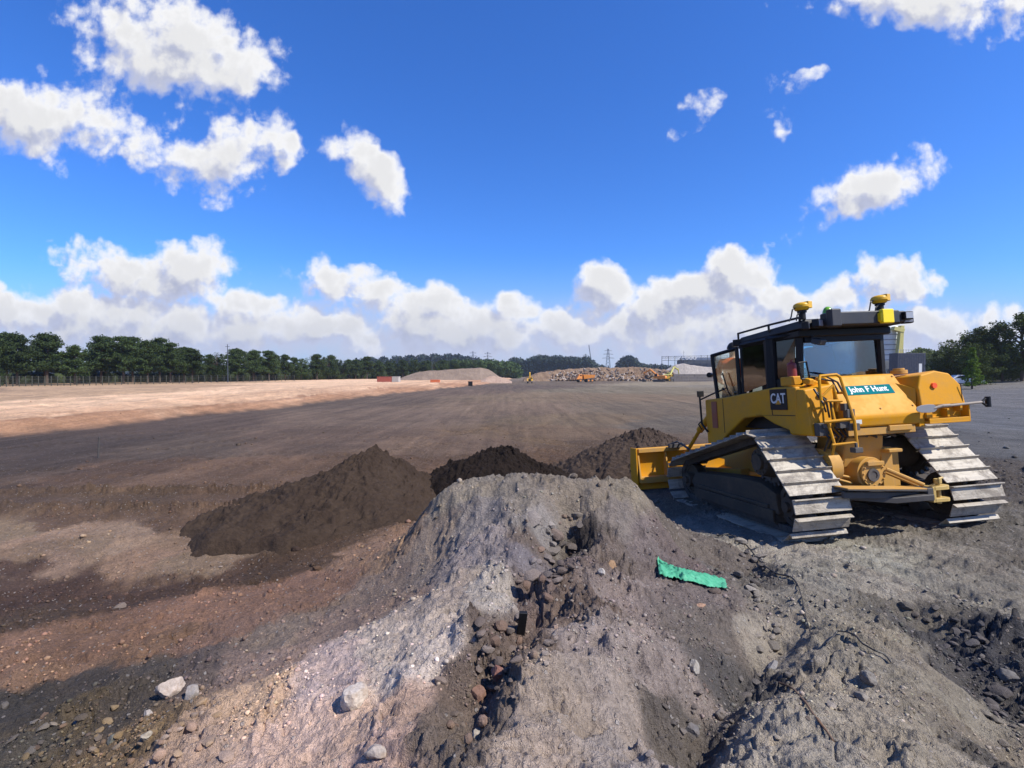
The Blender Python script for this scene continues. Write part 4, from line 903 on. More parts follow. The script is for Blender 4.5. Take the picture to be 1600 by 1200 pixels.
# interior
b = MB(); b.box((0, 1.45, 2.22), (.52, .52, .14)); b.box((0, 1.19, 2.52), (.48, .13, .58), (-.12, 0, 0)); b.box((0, 1.15, 2.86), (.26, .09, .16)); b.b2((-.42, 1.25, 2.28), (-.30, 1.7, 2.40)); b.b2((.30, 1.25, 2.28), (.42, 1.7, 2.40)); dpart(b, "operator_seat", DGR, .04)
b = MB(); b.b2((-.25, 2.2, ZF), (.25, 2.42, 2.5)); b.box((.30, 2.15, 2.62), (.26, .03, .18)); dpart(b, "dashboard", BLK, .02)
b = MB(); b.cyl((.55, .95, 2.12), (.55, .95, 2.26), .045, n=14); b.dome((.55, .95, 2.26), .03, .03); dpart(b, "drinks_bottle", WHT, 0, smooth=True)
# roof
b = MB(); b.hexa([(-.84, .42, 3.03), (.86, .42, 3.05), (.82, 2.30, 3.02), (-.80, 2.30, 3.02), (-.80, .46, 3.17), (.82, .46, 3.19), (.76, 2.20, 3.13), (-.74, 2.20, 3.13)]); b.b2((-.78, .62, 2.92), (.80, 2.25, 3.04)); roof = dpart(b, "cab_roof", BLK, .025)
b = MB(); b.b2((-.55, .27, 3.04), (.62, .46, 3.235)); b.box((-.50, .24, 3.14), (.16, .12, .26)); b.b2((.62, .33, 3.06), (.78, .5, 3.23)); dpart(b, "air_conditioner_box", m_paint("roof_box_grey", (.024, .024, .027), .5, .3, (.06, .06, .06)), .02, roof)
b = MB(); b.tube([(-.80, .56, 3.21), (-.80, 1.35, 3.215), (-.80, 2.18, 3.20)], .018); b.tube([(-.80, 2.18, 3.20), (-.80, 2.18, 3.08)], .018); b.tube([(-.80, 1.3, 3.21), (-.80, 1.3, 3.1)], .018); b.tube([(-.80, .56, 3.21), (-.80, .56, 3.12)], .018); b.build("roof_rail", BLK, roof)
for xx, yy, zz, rz in ((-.66, .38, 3.09, .5), (-.78, .48, 3.07, .9), (.84, .38, 3.10, -.4), (.78, .32, 3.15, 0), (-.78, 2.25, 3.04, 2.4)):
    b = MB(); b.box((xx, yy, zz), (.15, .10, .12), (0, 0, rz)); lt = dpart(b, "work_light", BLK, .015, roof)
    q = Matrix.Rotation(rz, 3, 'Z') @ Vector((0, -.053, 0)); b = MB(); b.box((xx + q.x, yy + q.y, zz), (.12, .006, .09), (0, 0, rz)); b.build("light_lens", m_paint("lamp_lens", (.35, .36, .38), .15, .1), lt)
b = MB(); b.box((-.56, .50, 2.83), (.18, .14, .09), (.35, 0, .4)); b.cyl((-.56, .58, 2.83), (-.56, .64, 2.95), .02); wl = dpart(b, "rear_lamp", DGR, .02, roof); 
# satellite receivers
def receiver(x, y, z):
    b = MB(); b.cyl((x, y, z), (x, y, z + .12), .05, n=14); b.cyl((x, y, z + .10), (x, y, z + .135), .065, n=18); r = dpart(b, "receiver_mast", BLK, .004, roof)
    b = MB(); b.cyl((x, y, z + .135), (x, y, z + .175), .085, .11, n=26); b.cyl((x, y, z + .175), (x, y, z + .215), .115, n=26); b.dome((x, y, z + .215), .11, .045, 26); b.box((x + .06, y - .05, z + .21), (.10, .09, .10), (0, 0, .4)); b.build("satellite_receiver", YELB, r, bevel=.006)
    b = MB(); b.tube([(x - .08, y, z + .2), (x - .16, y - .01, z + .15), (x - .19, y - .01, z + .04), (x - .22, y, z - .02)], .010, 6); b.tube([(x - .04, y - .05, z + .13), (x - .12, y - .05, z + .06), (x - .13, y - .04, z - .02)], .010, 6); b.build("receiver_cable", RUBB, r)
receiver(-.80, .50, 3.17); receiver(.44, .42, 3.23)
b = MB(); b.box((.36, .235, 3.14), (.20, .07, .21), (0, 0, .05)); b.box((.27, .255, 3.13), (.05, .09, .13)); dpart(b, "yellow_radio_box", m_paint("lemon_plastic", (.90, .66, .0), .35, .05), .015, roof)
b = MB(); b.cyl((.13, 1.1, 3.12), (.13, 1.1, 3.32), .02); b.cyl((.13, 1.1, 3.30), (.13, 1.1, 3.34), .09, n=20); b.dome((.13, 1.1, 3.34), .08, .12); dpart(b, "green_beacon", m_paint("green_beacon_lens", (.16, .38, .03), .25, 0), 0, roof, smooth=True)
# wiper
b = MB(); b.tube([(-.50, .74, 2.38), (-.1, .735, 2.30), (.15, .74, 2.32)], .010); b.tube([(.05, .74, 2.24), (-.1, .735, 2.30)], .012); dpart(b, "wiper", BLK, 0, cab)
# handrail and steps on the rear left
b = MB()
def rail(pts, r=.018): b.tube(pts, r, 8)
rail([(-.98, .02, 1.86), (-.98, .03, 2.24), (-.95, .05, 2.30), (-.72, .02, 2.31), (-.68, .0, 2.27), (-.60, -.10, 1.66), (-.59, -.10, 1.30)], .020)
rail([(-.98, .02, 1.86), (-.98, .18, 1.84)]); rail([(-.66, -.02, 2.05), (-.66, .14, 2.05)]); rail([(-.93, -.02, 1.95), (-.72, -.04, 1.94)]); rail([(-.97, .0, 1.66), (-.60, -.08, 1.68)], .022); rail([(-.90, .03, 1.66), (-.86, -.02, 1.34), (-.84, .06, 1.2)]); rail([(-.90, -.03, 1.34), (-.60, -.10, 1.36)], .018)
rail([(-.96, .02, 2.02), (-.80, .0, 2.16), (-.76, .0, 1.98), (-.74, .03, 1.80)]); rail([(-.83, .03, 1.94), (-.83, -.02, 1.66)], .016)
dpart(b, "handrail", YEL, 0, smooth=True)
b = MB()
for s_ in (0, 1, 2): b.tube([(-1.0 + s_ * .05, .12, 2.12 - s_ * .05), (-.98 + s_ * .06, -.0, 1.93), (-.90 + s_ * .05, .05, 1.80 - s_ * .08)], .014, 6)
b.tube([(-.74, .20, 2.30), (-.64, .10, 2.20), (-.60, -.02, 1.92), (-.62, -.05, 1.84)], .014, 6); b.tube([(-.88, .12, 2.26), (-.76, .05, 2.22), (-.74, -.02, 2.06)], .013, 6)
for k in range(5): b.tube([(-.95 + .09 * k, .16, 1.56), (-.90 + .07 * k, .02, 1.44), (-.86 + .08 * k, .18, 1.24 + .03 * k)], .016, 6)
dpart(b, "hydraulic_hoses", RUBB, 0)
b = MB(); b.b2((-.70, -.06, 1.80), (-.60, .02, 1.90)); b.b2((-.68, -.08, 1.70), (-.56, -.0, 1.82)); dpart(b, "valve_block", IRON, .008)
b = MB(); b.b2((-.78, -.05, 1.56), (-.62, .04, 1.66)); b.b2((-.66, -.08, 1.52), (-.50, 0, 1.62)); dpart(b, "pipe_clamp", IRON, .008)
b = MB(); b.box((-.62, -.12, 1.26), (.12, .10, .07)); b.box((-.62, -.12, 1.31), (.03, .03, .1)); dpart(b, "lower_step", IRON, .008)
b = MB(); b.box((-.95, .1, 1.55), (.14, .1, .18)); b.box((-.95, .05, 1.6), (.06, .06, .06)); dpart(b, "junction_box", IRON, .008)
# mirror beside the rear left window
b = MB()
pm_ = [(-.95, .42, 2.28), (-.98, .42, 2.52), (-.87, .40, 2.53), (-.83, .40, 2.27)]
for i in range(4): b.tube([pm_[i], pm_[(i + 1) % 4]], .013, 6)
b.tube([(-.90, .42, 2.25), (-.86, .55, 2.2)], .015); mr = dpart(b, "rear_mirror", BLK, 0)
b = MB(); quad_panel(b, pm_, .01); b.build("mirror_glass", GLS2, mr)
b = MB(); b.cyl((-.96, .60, 2.24), (-.96, .60, 2.50), .065, n=18); b.dome((-.96, .60, 2.50), .065, .05); b.cyl((-.96, .60, 2.5), (-.96, .60, 2.58), .02); dpart(b, "fire_extinguisher", m_paint("dark_red_paint", (.22, .012, .006), .4, .2), 0, smooth=True)
# front left mirror and rail
b = MB(); b.tube([(-1.10, 2.95, 1.40), (-1.14, 3.08, 1.55), (-1.14, 3.10, 2.18)], .02); b.tube([(-1.14, 3.10, 2.02), (-1.05, 2.80, 2.12), (-.92, 2.5, 2.22)], .016); b.tube([(-1.12, 3.1, 1.62), (-1.17, 3.16, 1.54), (-1.14, 3.1, 1.44)], .012); fm = dpart(b, "front_mirror_arm", BLK, 0)
b = MB(); b.box((-1.12, 3.10, 2.14), (.13, .05, .12)); b.build("front_mirror", BLK, fm, bevel=.012)
b = MB(); b.cyl((-1.02, 2.90, 2.50), (-.94, 2.98, 2.50), .05, n=16); b.tube([(-.98, 2.9, 2.5), (-.9, 2.6, 2.48)], .012); dpart(b, "front_lamp", BLK, 0, smooth=True)
# transmission housing and tow bar
b = MB(); b.hexa([(-.50, .30, .95), (.16, .30, .95), (.30, .7, .9), (-.62, .7, .9), (-.50, .18, 1.41), (.10, .18, 1.42), (.2, .7, 1.5), (-.55, .7, 1.5)]); b.b2((-.55, .28, 1.02), (.22, .42, 1.10)); tm = dpart(b, "transmission_case", YEL2, .03)
b = MB(); b.cyl((-.22, .40, .89), (-.22, .10, .89), .225, n=36); b.cyl((-.22, .10, .89), (-.22, .06, .89), .19, n=36)
for k in range(12):
    a = k / 12 * 6.283; b.cyl((-.22 + .165 * math.cos(a), .07, .89 + .165 * math.sin(a)), (-.22 + .165 * math.cos(a), .04, .89 + .165 * math.sin(a)), .016, n=6)
b.box((-.20, .05, 1.03), (.26, .05, .06)); dpart(b, "drive_cover", YEL2, .008, tm)
b = MB(); b.ring((-.24, .05, .87), (0, 1, 0), .055, .09, .03, 24); b.cyl((-.24, .085, .87), (-.24, .045, .87), .055, n=20); b.build("drive_hole", IRON, tm)
b = MB(); b.b2((.10, .25, .60), (.28, .6, 1.22)); b.box((.20, .20, 1.18), (.22, .2, .05)); dpart(b, "side_bracket", YEL2, .012)
b = MB(); b.cyl((-.78, .42, .98), (-.60, .42, .98), .27, n=36); b.cyl((-.82, .42, .98), (-.78, .42, .98), .17, n=30)
for k in range(14):
    a = k / 14 * 6.283; b.cyl((-.81, .42 + .215 * math.cos(a), .98 + .215 * math.sin(a)), (-.77, .42 + .215 * math.cos(a), .98 + .215 * math.sin(a)), .015, n=6)
b.tube([(-.74, .22, .90), (-.50, .18, .84)], .02); b.tube([(-.74, .20, .84), (-.50, .16, .76)], .02); dpart(b, "hub_housing", YEL2, .006)
b = MB(); b.hexa([(-1.0, .05, .60), (-.2, -.26, .52), (.30, -.34, .54), (.30, .30, .56), (-1.0, .05, .65), (-.2, -.26, .60), (.30, -.34, .62), (.30, .30, .62)])
b.prism([(-.95, .64), (.20, .55), (.20, .64), (-.95, .73)], -.22, -.17, 'y'); b.prism([(-.95, .755), (.24, .655), (.24, .69), (-.95, .785)], -.30, .0, 'y'); b.b2((.24, -.30, .52), (.34, -.08, .70)); tb = dpart(b, "tow_bar", IRON, .01)
b = MB(); b.tube([(-.02, .05, .93), (.28, -.20, .73)], .030, 8); b.tube([(.02, .12, .88), (.30, -.10, .70)], .022, 8); b.prism([(-.95, .775), (.24, .685), (.24, .70), (-.95, .79)], -.30, -.06, 'y'); b.build("tow_brace", YEL2, tb, bevel=.004)
b = MB(); b.b2((.34, -.30, .66), (.54, -.12, .71)); b.b2((.34, -.30, .50), (.54, -.12, .55)); b.cyl((.50, -.21, .46), (.50, -.21, .78), .028, n=16); b.cyl((.50, -.21, .74), (.50, -.21, .80), .045, n=16); b.b2((.32, -.30, .50), (.37, -.12, .71)); b.cyl((.54, -.21, .66), (.54, -.21, .715), .09, n=20); b.cyl((.54, -.21, .50), (.54, -.21, .545), .09, n=20)
b.tube([(.42, -.3, .75), (.40, -.32, .82), (.48, -.3, .83)], .015); b.build("tow_hitch", m_paint("brass_gold_paint", (.50, .34, .10), .45, .5), tb, bevel=.006)
# fuel / wiring clutter under the tank
b = MB()
for k in range(6): b.tube([(-.40 + .14 * k, .22, 1.44), (-.36 + .15 * k, .14, 1.39 + .02 * (k % 2)), (-.28 + .14 * k, .24, 1.43)], .018, 6)
b.tube([(-.45, .18, 1.43), (.45, .16, 1.46)], .02); b.cyl((-.05, .13, 1.44), (.02, .13, 1.49), .03); dpart(b, "under_tank_pipes", IRON, 0)
# blade with push arms
b = MB(); sec = [(4.72, .05), (4.82, .02), (4.98, .25), (5.02, .50), (4.98, .78), (4.90, .96), (4.78, .98), (4.72, .96), (4.80, .74), (4.84, .5), (4.80, .27)]
b.prism(sec, -1.90, 1.90); bl = dpart(b, "blade", YEL, .012)
for sx in (-1, 1): b = MB(); b.prism([(4.68, .04), (5.03, .04), (5.06, .5), (5.0, .98), (4.66, .99)], sx * 1.93, sx * 1.90); b.build("blade_end_plate", YEL, bl, bevel=.006)
b = MB(); b.b2((-1.86, 4.66, .88), (1.86, 4.78, .97)); b.b2((-1.86, 4.62, .20), (1.86, 4.80, .34)); 
for xx in (-1.86, -1.2, -.5, .5, 1.2, 1.86): b.prism([(4.60, .22), (4.82, .2), (4.84, .9), (4.72, .95)], xx - .02, xx + .02)
b.build("blade_stiffener", YEL2, bl, bevel=.008)
b = MB()
for sx in (-1, 1):
    b.hexa([(sx * .50, 2.6, .45), (sx * .68, 2.6, .45), (sx * 1.1, 4.7, .30), (sx * .9, 4.7, .30), (sx * .50, 2.6, .68), (sx * .68, 2.6, .68), (sx * 1.1, 4.7, .52), (sx * .9, 4.7, .52)])
dpart(b, "push_arm", YEL2, .012)
for sx in (-1, 1):
    b = MB(); b.cyl((sx * .62, 3.55, 1.75), (sx * .66, 4.1, 1.35), .075, n=16); b.cyl((sx * .66, 4.1, 1.35), (sx * .75, 4.70, .75), .04, n=12); b.box((sx * .60, 3.6, 1.7), (.2, .2, .18)); dpart(b, "lift_cylinder", YEL, 0, smooth=True)
b = MB(); b.tube([(-.9, 4.2, .95), (-1.0, 4.5, 1.10), (-1.15, 4.66, 1.02)], .02); b.tube([(-.8, 4.3, .9), (-.9, 4.5, 1.06), (-1.0, 4.68, .98)], .02); b.box((-1.0, 4.62, 1.0), (.3, .12, .08)); dpart(b, "blade_hoses", IRON, 0)

# shovel lying across the shelf behind the right fender
sh = empty("shovel", DOZ_LOC + DOZ_M.to_3x3() @ Vector((.50, -.02, 1.76)), DOZ_M.to_euler('XYZ'), label="grey shovel lying across the rear shelf of the bulldozer, handle pointing right", cat="shovel")
b = MB(); n = 14; top = []; 
outl = [(.0, 0), (.02, .05), (.10, .085), (.22, .095), (.30, .085), (.33, .04), (.33, -.04), (.30, -.085), (.22, -.095), (.10, -.085), (.02, -.05)]
vs_ = [(x - .10, -.03 - .02 * math.cos(z / .1 * 1.5), z * .62) for x, z in outl]; m_ = len(vs_); vs2 = [(x, y - .012, z) for x, y, z in vs_]
b.add(vs_ + vs2, [tuple(range(m_)), tuple(range(m_, 2 * m_))[::-1]] + [(i, (i + 1) % m_, m_ + (i + 1) % m_, m_ + i) for i in range(m_)]); b.build("shovel_blade", GREYS, sh, bevel=.004)
b = MB(); b.tube([(.20, -.04, .0), (.32, -.06, .03), (.45, -.05, .03)], .02); b.cyl((.30, -.055, .02), (1.0, -.03, .045), .018, n=12); b.build("shovel_shaft", m_paint("grey_wood", (.30, .25, .20), .7, .4), sh, smooth=True)
b = MB(); b.tube([(1.0, -.03, .045), (1.06, -.03, .09), (1.12, -.03, .09)], .014); b.tube([(1.0, -.03, .045), (1.06, -.03, .0), (1.12, -.03, .0)], .014); b.cyl((1.11, -.03, -.03), (1.11, -.03, .12), .035, n=14); b.build("shovel_grip", BLK, sh, smooth=True)

# ------------------------------------------------------------ person at the open cab door
def skin_body(name, joints, edges, mat_, parent, sub=2):
    me = bpy.data.meshes.new(name); me.from_pydata([j[0] for j in joints], edges, []); o = bpy.data.objects.new(name, me); col.objects.link(o); me.materials.append(mat_)
    if parent: o.parent = parent
    m = o.modifiers.new('skin', 'SKIN'); m.use_smooth_shade = True
    if not me.skin_vertices: me.skin_vertices.new(name='')
    for k, j in enumerate(joints): me.skin_vertices[0].data[k].radius = j[1] if isinstance(j[1], tuple) else (j[1], j[1])
    me.skin_vertices[0].data[0].use_root = True
    s = o.modifiers.new('sub', 'SUBSURF'); s.levels = sub; s.render_levels = sub; return o
pl = DOZ_LOC + DOZ_M.to_3x3() @ Vector((-.80, 2.62, 1.30))
man = empty("person", pl, (0, 0, R(150)), label="person in an orange high visibility jacket standing at the open cab door of the bulldozer", cat="person")
J = [((0,0,.92),(.14,.10)),((0,0,1.10),(.13,.09)),((0,.02,1.30),(.16,.10)),((0,.02,1.42),(.12,.08)),((0,.0,1.50),.055),((0,-.01,1.58),(.07,.08)),((0,-.02,1.68),(.075,.095)),
     ((.19,.02,1.40),.055),((.27,-.02,1.14),.043),((.22,-.22,1.02),.033),((.21,-.28,1.0),(.035,.02)),((-.19,.02,1.40),.055),((-.27,-.02,1.14),.043),((-.20,-.22,1.05),.033),((-.19,-.28,1.03),(.035,.02)),
     ((.10,0,.86),.085),((.11,-.02,.48),.058),((.11,.02,.09),.040),((.11,-.12,.04),(.04,.03)),((-.10,0,.86),.085),((-.11,-.02,.48),.058),((-.11,.02,.09),.040),((-.11,-.12,.04),(.04,.03))]
E_ = [(0,1),(1,2),(2,3),(3,4),(4,5),(5,6),(3,7),(7,8),(8,9),(9,10),(3,11),(11,12),(12,13),(13,14),(0,15),(15,16),(16,17),(17,18),(0,19),(19,20),(20,21),(21,22)]
# fingers and thumb grown from each palm
for sx, hand in ((1, 10), (-1, 14)):
    hx, hy, hz = J[hand][0]
    for k, ln in enumerate((.065, .075, .07, .055)):
        a = len(J); J.append(((hx + (k - 1.5) * .017, hy - .045, hz - .004), .008)); J.append(((hx + (k - 1.5) * .019, hy - .045 - ln * .6, hz - .022), .007)); E_ += [(hand, a), (a, a + 1)]
    a = len(J); J.append(((hx - sx * .04, hy - .015, hz - .01), .010)); J.append(((hx - sx * .05, hy - .05, hz - .02), .008)); E_ += [(hand, a), (a, a + 1)]
skin_body("body", J, E_, SKIN, man)
skin_body("jacket", [((0,0,.90),(.165,.125)),((0,0,1.10),(.155,.115)),((0,.02,1.30),(.185,.125)),((0,.02,1.42),(.145,.10)),((0,.01,1.48),.075),((.19,.02,1.41),.075),((.275,-.02,1.14),.062),((.225,-.20,1.03),.05),((-.19,.02,1.41),.075),((-.275,-.02,1.14),.062),((-.205,-.20,1.06),.05)],
          [(0,1),(1,2),(2,3),(3,4),(3,5),(5,6),(6,7),(3,8),(8,9),(9,10)], ORA, man)
skin_body("trousers", [((0,0,.94),(.15,.115)),((.10,0,.84),.10),((.11,-.02,.48),.075),((.11,.02,.10),.062),((-.10,0,.84),.10),((-.11,-.02,.48),.075),((-.11,.02,.10),.062)], [(0,1),(1,2),(2,3),(0,4),(4,5),(5,6)], NAVY, man)
b = MB(); b.dome((0, -.01, 1.66), .105, .13, 20, 6); b.build("hair", BLK, man, smooth=True)
b = MB(); b.cyl((0, -.10, 1.635), (0, -.125, 1.62), .016, .010, 8); b.build("nose", SKIN, man, smooth=True)
for sx in (-1, 1):
    b = MB(); b.dome((0, 0, 0), .011, .006, 10, 3); e = b.build("eye", WHT, man, smooth=True); e.location = (sx * .03, -.098, 1.655); e.rotation_euler = (R(90), 0, 0)
    b = MB(); b.box((sx * .08, 0, 1.63), (.014, .035, .055)); b.build("ear", SKIN, man, bevel=.006)
b = MB(); b.box((0, -.100, 1.585), (.045, .008, .010)); b.build("mouth", RED, man, bevel=.003)

# ------------------------------------------------------------ things on the ground near the camera
def px_tube(name, pix, r, m, lift=.01, n=7):
    P = []
    for a, c in zip(pix[:-1], pix[1:]):
        for t in np.linspace(0, 1, 8, endpoint=False): P.append(hit(a[0] + (c[0] - a[0]) * t, a[1] + (c[1] - a[1]) * t) + Vector((0, 0, lift)))
    P.append(hit(*pix[-1])); A = np.array([list(q) for q in P])
    for _ in range(6): A[1:-1] = (A[:-2] + 2 * A[1:-1] + A[2:]) / 4
    G_ = ground_h(A[:, 0], A[:, 1]); A[:, 2] = np.maximum(A[:, 2], G_ + r * .5)
    for _ in range(2): A[1:-1, 2] = (A[:-2, 2] + 2 * A[1:-1, 2] + A[2:, 2]) / 4
    P = [Vector(q) for q in A]; b = MB(); b.tube(P, r, n); return b.build(name, m, None)
tag(px_tube("cable", [(1122,842),(1140,838),(1160,848),(1180,870),(1200,893),(1218,903),(1238,906),(1250,918)], .009, RUBB, .02), "thin black cable curving over the grey ground below the left track", "cable")
tag(px_tube("cable", [(1250,918),(1258,945),(1264,975),(1272,1000)], .005, RUBB, .012), "thin end of black cable running down between the right slope clods", "cable")
tag(px_tube("cable", [(1296,1018),(1306,1008),(1312,998),(1326,997),(1340,1003),(1352,1018),(1374,1030),(1398,1040)], .006, RUBB, .03), "tangle of thin dark cable looped on the right grey slope", "cable")
tag(px_tube("stick", [(1222,1076),(1245,1084),(1262,1104),(1285,1140),(1308,1166)], .006, m_paint("dry_stick", (.16, .09, .05), .9, .4), .006), "long thin brown stick lying on the lower right slope", "stick")
def cloth():
    a, c = (1030, 893), (1137, 920); nu, nv = 60, 12; V = []
    for i in range(nu):
        t = i / (nu - 1); uc = a[0] + (c[0] - a[0]) * t; vc = a[1] + (c[1] - a[1]) * t + 4 * math.sin(t * 3.0) * (1 - t); w_ = 13 * (1 - .35 * t) * (.88 + .12 * math.sin(t * 9 + 1) ** 2)
        for j in range(nv):
            s = j / (nv - 1) * 2 - 1; p = hit(uc + s * 2 + 0, vc + s * w_ + .5 * math.sin(t * 9 + s)); V.append((p.x, p.y, p.z))
    V = np.array(V).reshape(nu, nv, 3)
    Z = V[:, :, 2]; 
    for _ in range(8): Z = (Z + np.roll(Z, 1, 0) * .5 + np.roll(Z, -1, 0) * .5) / 2 if 0 else Z
    k = np.ones(15) / 15; Zs = np.stack([np.convolve(np.pad(Z[:, j], 7, 'edge'), k, 'valid') for j in range(nv)], 1)
    V[:, :, 2] = np.maximum(Zs, Z) + .022
    x = V[:, :, 0]; y = V[:, :, 1]; V[:, :, 2] += .010 * fbm(x, y, .16, 2, 5)
    F = np.array([[i * nv + j, (i + 1) * nv + j, (i + 1) * nv + j + 1, i * nv + j + 1] for i in range(nu - 1) for j in range(nv - 1)])
    m, N, b_ = mat("green_cloth"); P = pos(N); nz = N.noise(P, 30, 6, .7)
    N.put(b_.inputs['Base Color'], N.mix(N.mapr(nz, .35, .68, 0, 1), (.025, .27, .13, 1), (.10, .38, .23, 1))); b_.inputs['Roughness'].default_value = .75
    wv = N.n('ShaderNodeTexWave'); N.put(wv.inputs[0], P); wv.inputs['Scale'].default_value = 120; bump(N, N.math('ADD', wv.outputs['Fac'], nz), .3, .004, b_)
    o = mesh_np("cloth_strip", V.reshape(-1, 3), F, m, smooth=True); s = o.modifiers.new('solid', 'SOLIDIFY'); s.thickness = .006
    tag(o, "torn strip of bright green cloth half buried in the grey slope", "cloth")
cloth()
p = hit(815, 1000); b = MB(); b.box((0, 0, .06), (.055, .03, .24), (.2, .1, .1)); b.box((0, -.01, -.02), (.09, .012, .014), (0, .3, 0)); b.box((.0, -.01, .13), (.07, .012, .012), (0, -.4, 0)); o = b.build("plastic_scrap", BLK, None, bevel=.004); o.location = p; tag(o, "small black plastic scrap sticking out of the crevice in the mound", "scrap")
p = hit(151, 716); b = MB(); b.cyl((0, 0, -.2), (.05, 0, .62), .028, .022, 10); b.cyl((.05, 0, .60), (.055, 0, .66), .03, n=10); o = b.build("stake", IRON, None); o.location = p; tag(o, "dark stake stuck upright in the dirt plain near the sand edge", "stake")

# ------------------------------------------------------------ far things
def at(u, y, v): return Vector(((u - 800) / FPX * y, y, CZ + (VH - v) / FPX * y))
def gz(x, y): return float(base_h(np.array([float(x)]), np.array([float(y)]))[0])
LEAFP = m_leaf("pine_needles", (.020, .036, .010), (.062, .092, .026), .15)
LEAFD = m_leaf("leaves", (.024, .038, .006), (.075, .105, .016), .2)
LEAFB = m_leaf("bright_leaves", (.07, .13, .012), (.15, .23, .025), .35)
LEAFM = m_leaf("hedge_leaves", (.040, .065, .018), (.09, .13, .04), .2)
LEAFF = m_leaf("distant_leaves", (.014, .026, .022), (.030, .048, .034), .1)
def leaf_tris(C, n, size, r_, flat=1.0):
    """n triangles scattered round points C (m,4: x y z radius)"""
    k = r_.integers(0, len(C), n); d = r_.normal(size=(n, 3)); d /= np.linalg.norm(d, axis=1)[:, None]; d *= (r_.random(n) ** .45)[:, None]
    c = C[k, :3] + d * C[k, 3:4] * np.array([1, 1, flat]); a = r_.normal(size=(n, 3)); a[:, 2] *= .6; a /= np.linalg.norm(a, axis=1)[:, None]
    b_ = np.cross(a, r_.normal(size=(n, 3))); b_ /= np.linalg.norm(b_, axis=1)[:, None]; s = size * r_.uniform(.6, 1.4, (n, 1))
    V = np.stack([c + a * s, c - a * s * .6 + b_ * s * .8, c - a * s * .6 - b_ * s * .8], 1).reshape(-1, 3); return V, np.arange(3 * n).reshape(-1, 3)
def tree(name, seed, H, kind, leafm, label, cat="tree", group=None):
    r_ = np.random.default_rng(seed); root = empty(name, label=label, cat=cat, group=group)
    tk = MB(); lean = r_.uniform(-.03, .03, 2); top = np.array([lean[0] * H, lean[1] * H, H * .93])
    tk.cyl((0, 0, -.3), tuple(top * .5), H * .022, H * .016, 9); tk.cyl(tuple(top * .5), tuple(top), H * .016, H * .004, 8)
    C = []
    if kind == 'pine':
        for k in range(64):
            t = r_.uniform(.24, .97); a = r_.uniform(0, 6.28); L = H * (.30 if t < .7 else .30 - (t - .7) * .75) * r_.uniform(.45, 1.15)
            p0 = top * t; p1 = p0 + np.array([math.cos(a) * L, math.sin(a) * L, L * r_.uniform(-.02, .22)]); tk.cyl(tuple(p0), tuple(p1), H * .006, H * .002, 5)
            for q in np.linspace(.35, 1.05, 5): c = p0 + (p1 - p0) * q; C.append([c[0] + r_.normal() * .25, c[1] + r_.normal() * .25, c[2] + .15, H * .072 * r_.uniform(.7, 1.25)])
        C.append([top[0], top[1], H * .95, H * .06]); V, F = leaf_tris(np.array(C), 15000, H * .014, r_, .72)
    elif kind == 'cone':
        for t in np.linspace(.12, .98, 18):
            for k in range(6): a = r_.uniform(0, 6.28); L = H * .26 * (1 - t) * r_.uniform(.5, 1.1); C.append([math.cos(a) * L, math.sin(a) * L, H * t, H * .055])
        V, F = leaf_tris(np.array(C), 5000, H * .018, r_, .7)
    else:
        for k in range(34):
            t = r_.uniform(.25, .9); a = r_.uniform(0, 6.28); L = H * .36 * math.sin(math.pi * min(1, (t - .05) / .95)) ** .6 * r_.uniform(.55, 1.1)
            p0 = top * t * .8; p1 = np.array([math.cos(a) * L, math.sin(a) * L, H * t]) ; tk.cyl(tuple(p0), tuple(p1), H * .008, H * .002, 5)
            for q in (.6, .85, 1.0): c = p0 + (p1 - p0) * q; C.append([*(c + r_.normal(size=3) * H * .02), H * .085 * r_.uniform(.6, 1.3)])
        for k in range(10): a = r_.uniform(0, 6.28); C.append([math.cos(a) * H * .2, math.sin(a) * H * .2, H * r_.uniform(.05, .3), H * .11])
        V, F = leaf_tris(np.array(C), 12000, H * .014, r_, .85)
    tk.build("trunk", BARK, root, smooth=False); mesh_np("crown", V, F, leafm, root); return root
def place(t, x, y, s=1, rz=0): t.location = (x, y, gz(x, y) - .1); t.scale = (s, s, s); t.rotation_euler = (0, 0, rz)
ORD = "first second third fourth fifth sixth seventh eighth ninth tenth eleventh twelfth thirteenth fourteenth fifteenth sixteenth seventeenth eighteenth nineteenth twentieth".split()
def ordw(i):
    if i < 20: return ORD[i]
    return "twenty " + ORD[i - 20] if i < 29 else ("thirtieth" if i == 29 else "thirty " + ORD[i - 30])
TOPV = [(-80,512),(0,514),(50,516),(90,524),(128,536),(150,524),(200,526),(250,528),(285,534),(312,549),(345,551),(375,545),(430,548),(470,553),(520,553),(560,557),(600,563),(650,559),(700,560),(740,564),(790,574)]
TU = [a for a, _ in TOPV]; TV = [b_ for _, b_ in TOPV]
pines = [tree("pine_tree", 100 + k, 9.0, 'pine' if k != 3 else 'broad', LEAFP, "pine", "pine tree") for k in range(5)]
pu = set()
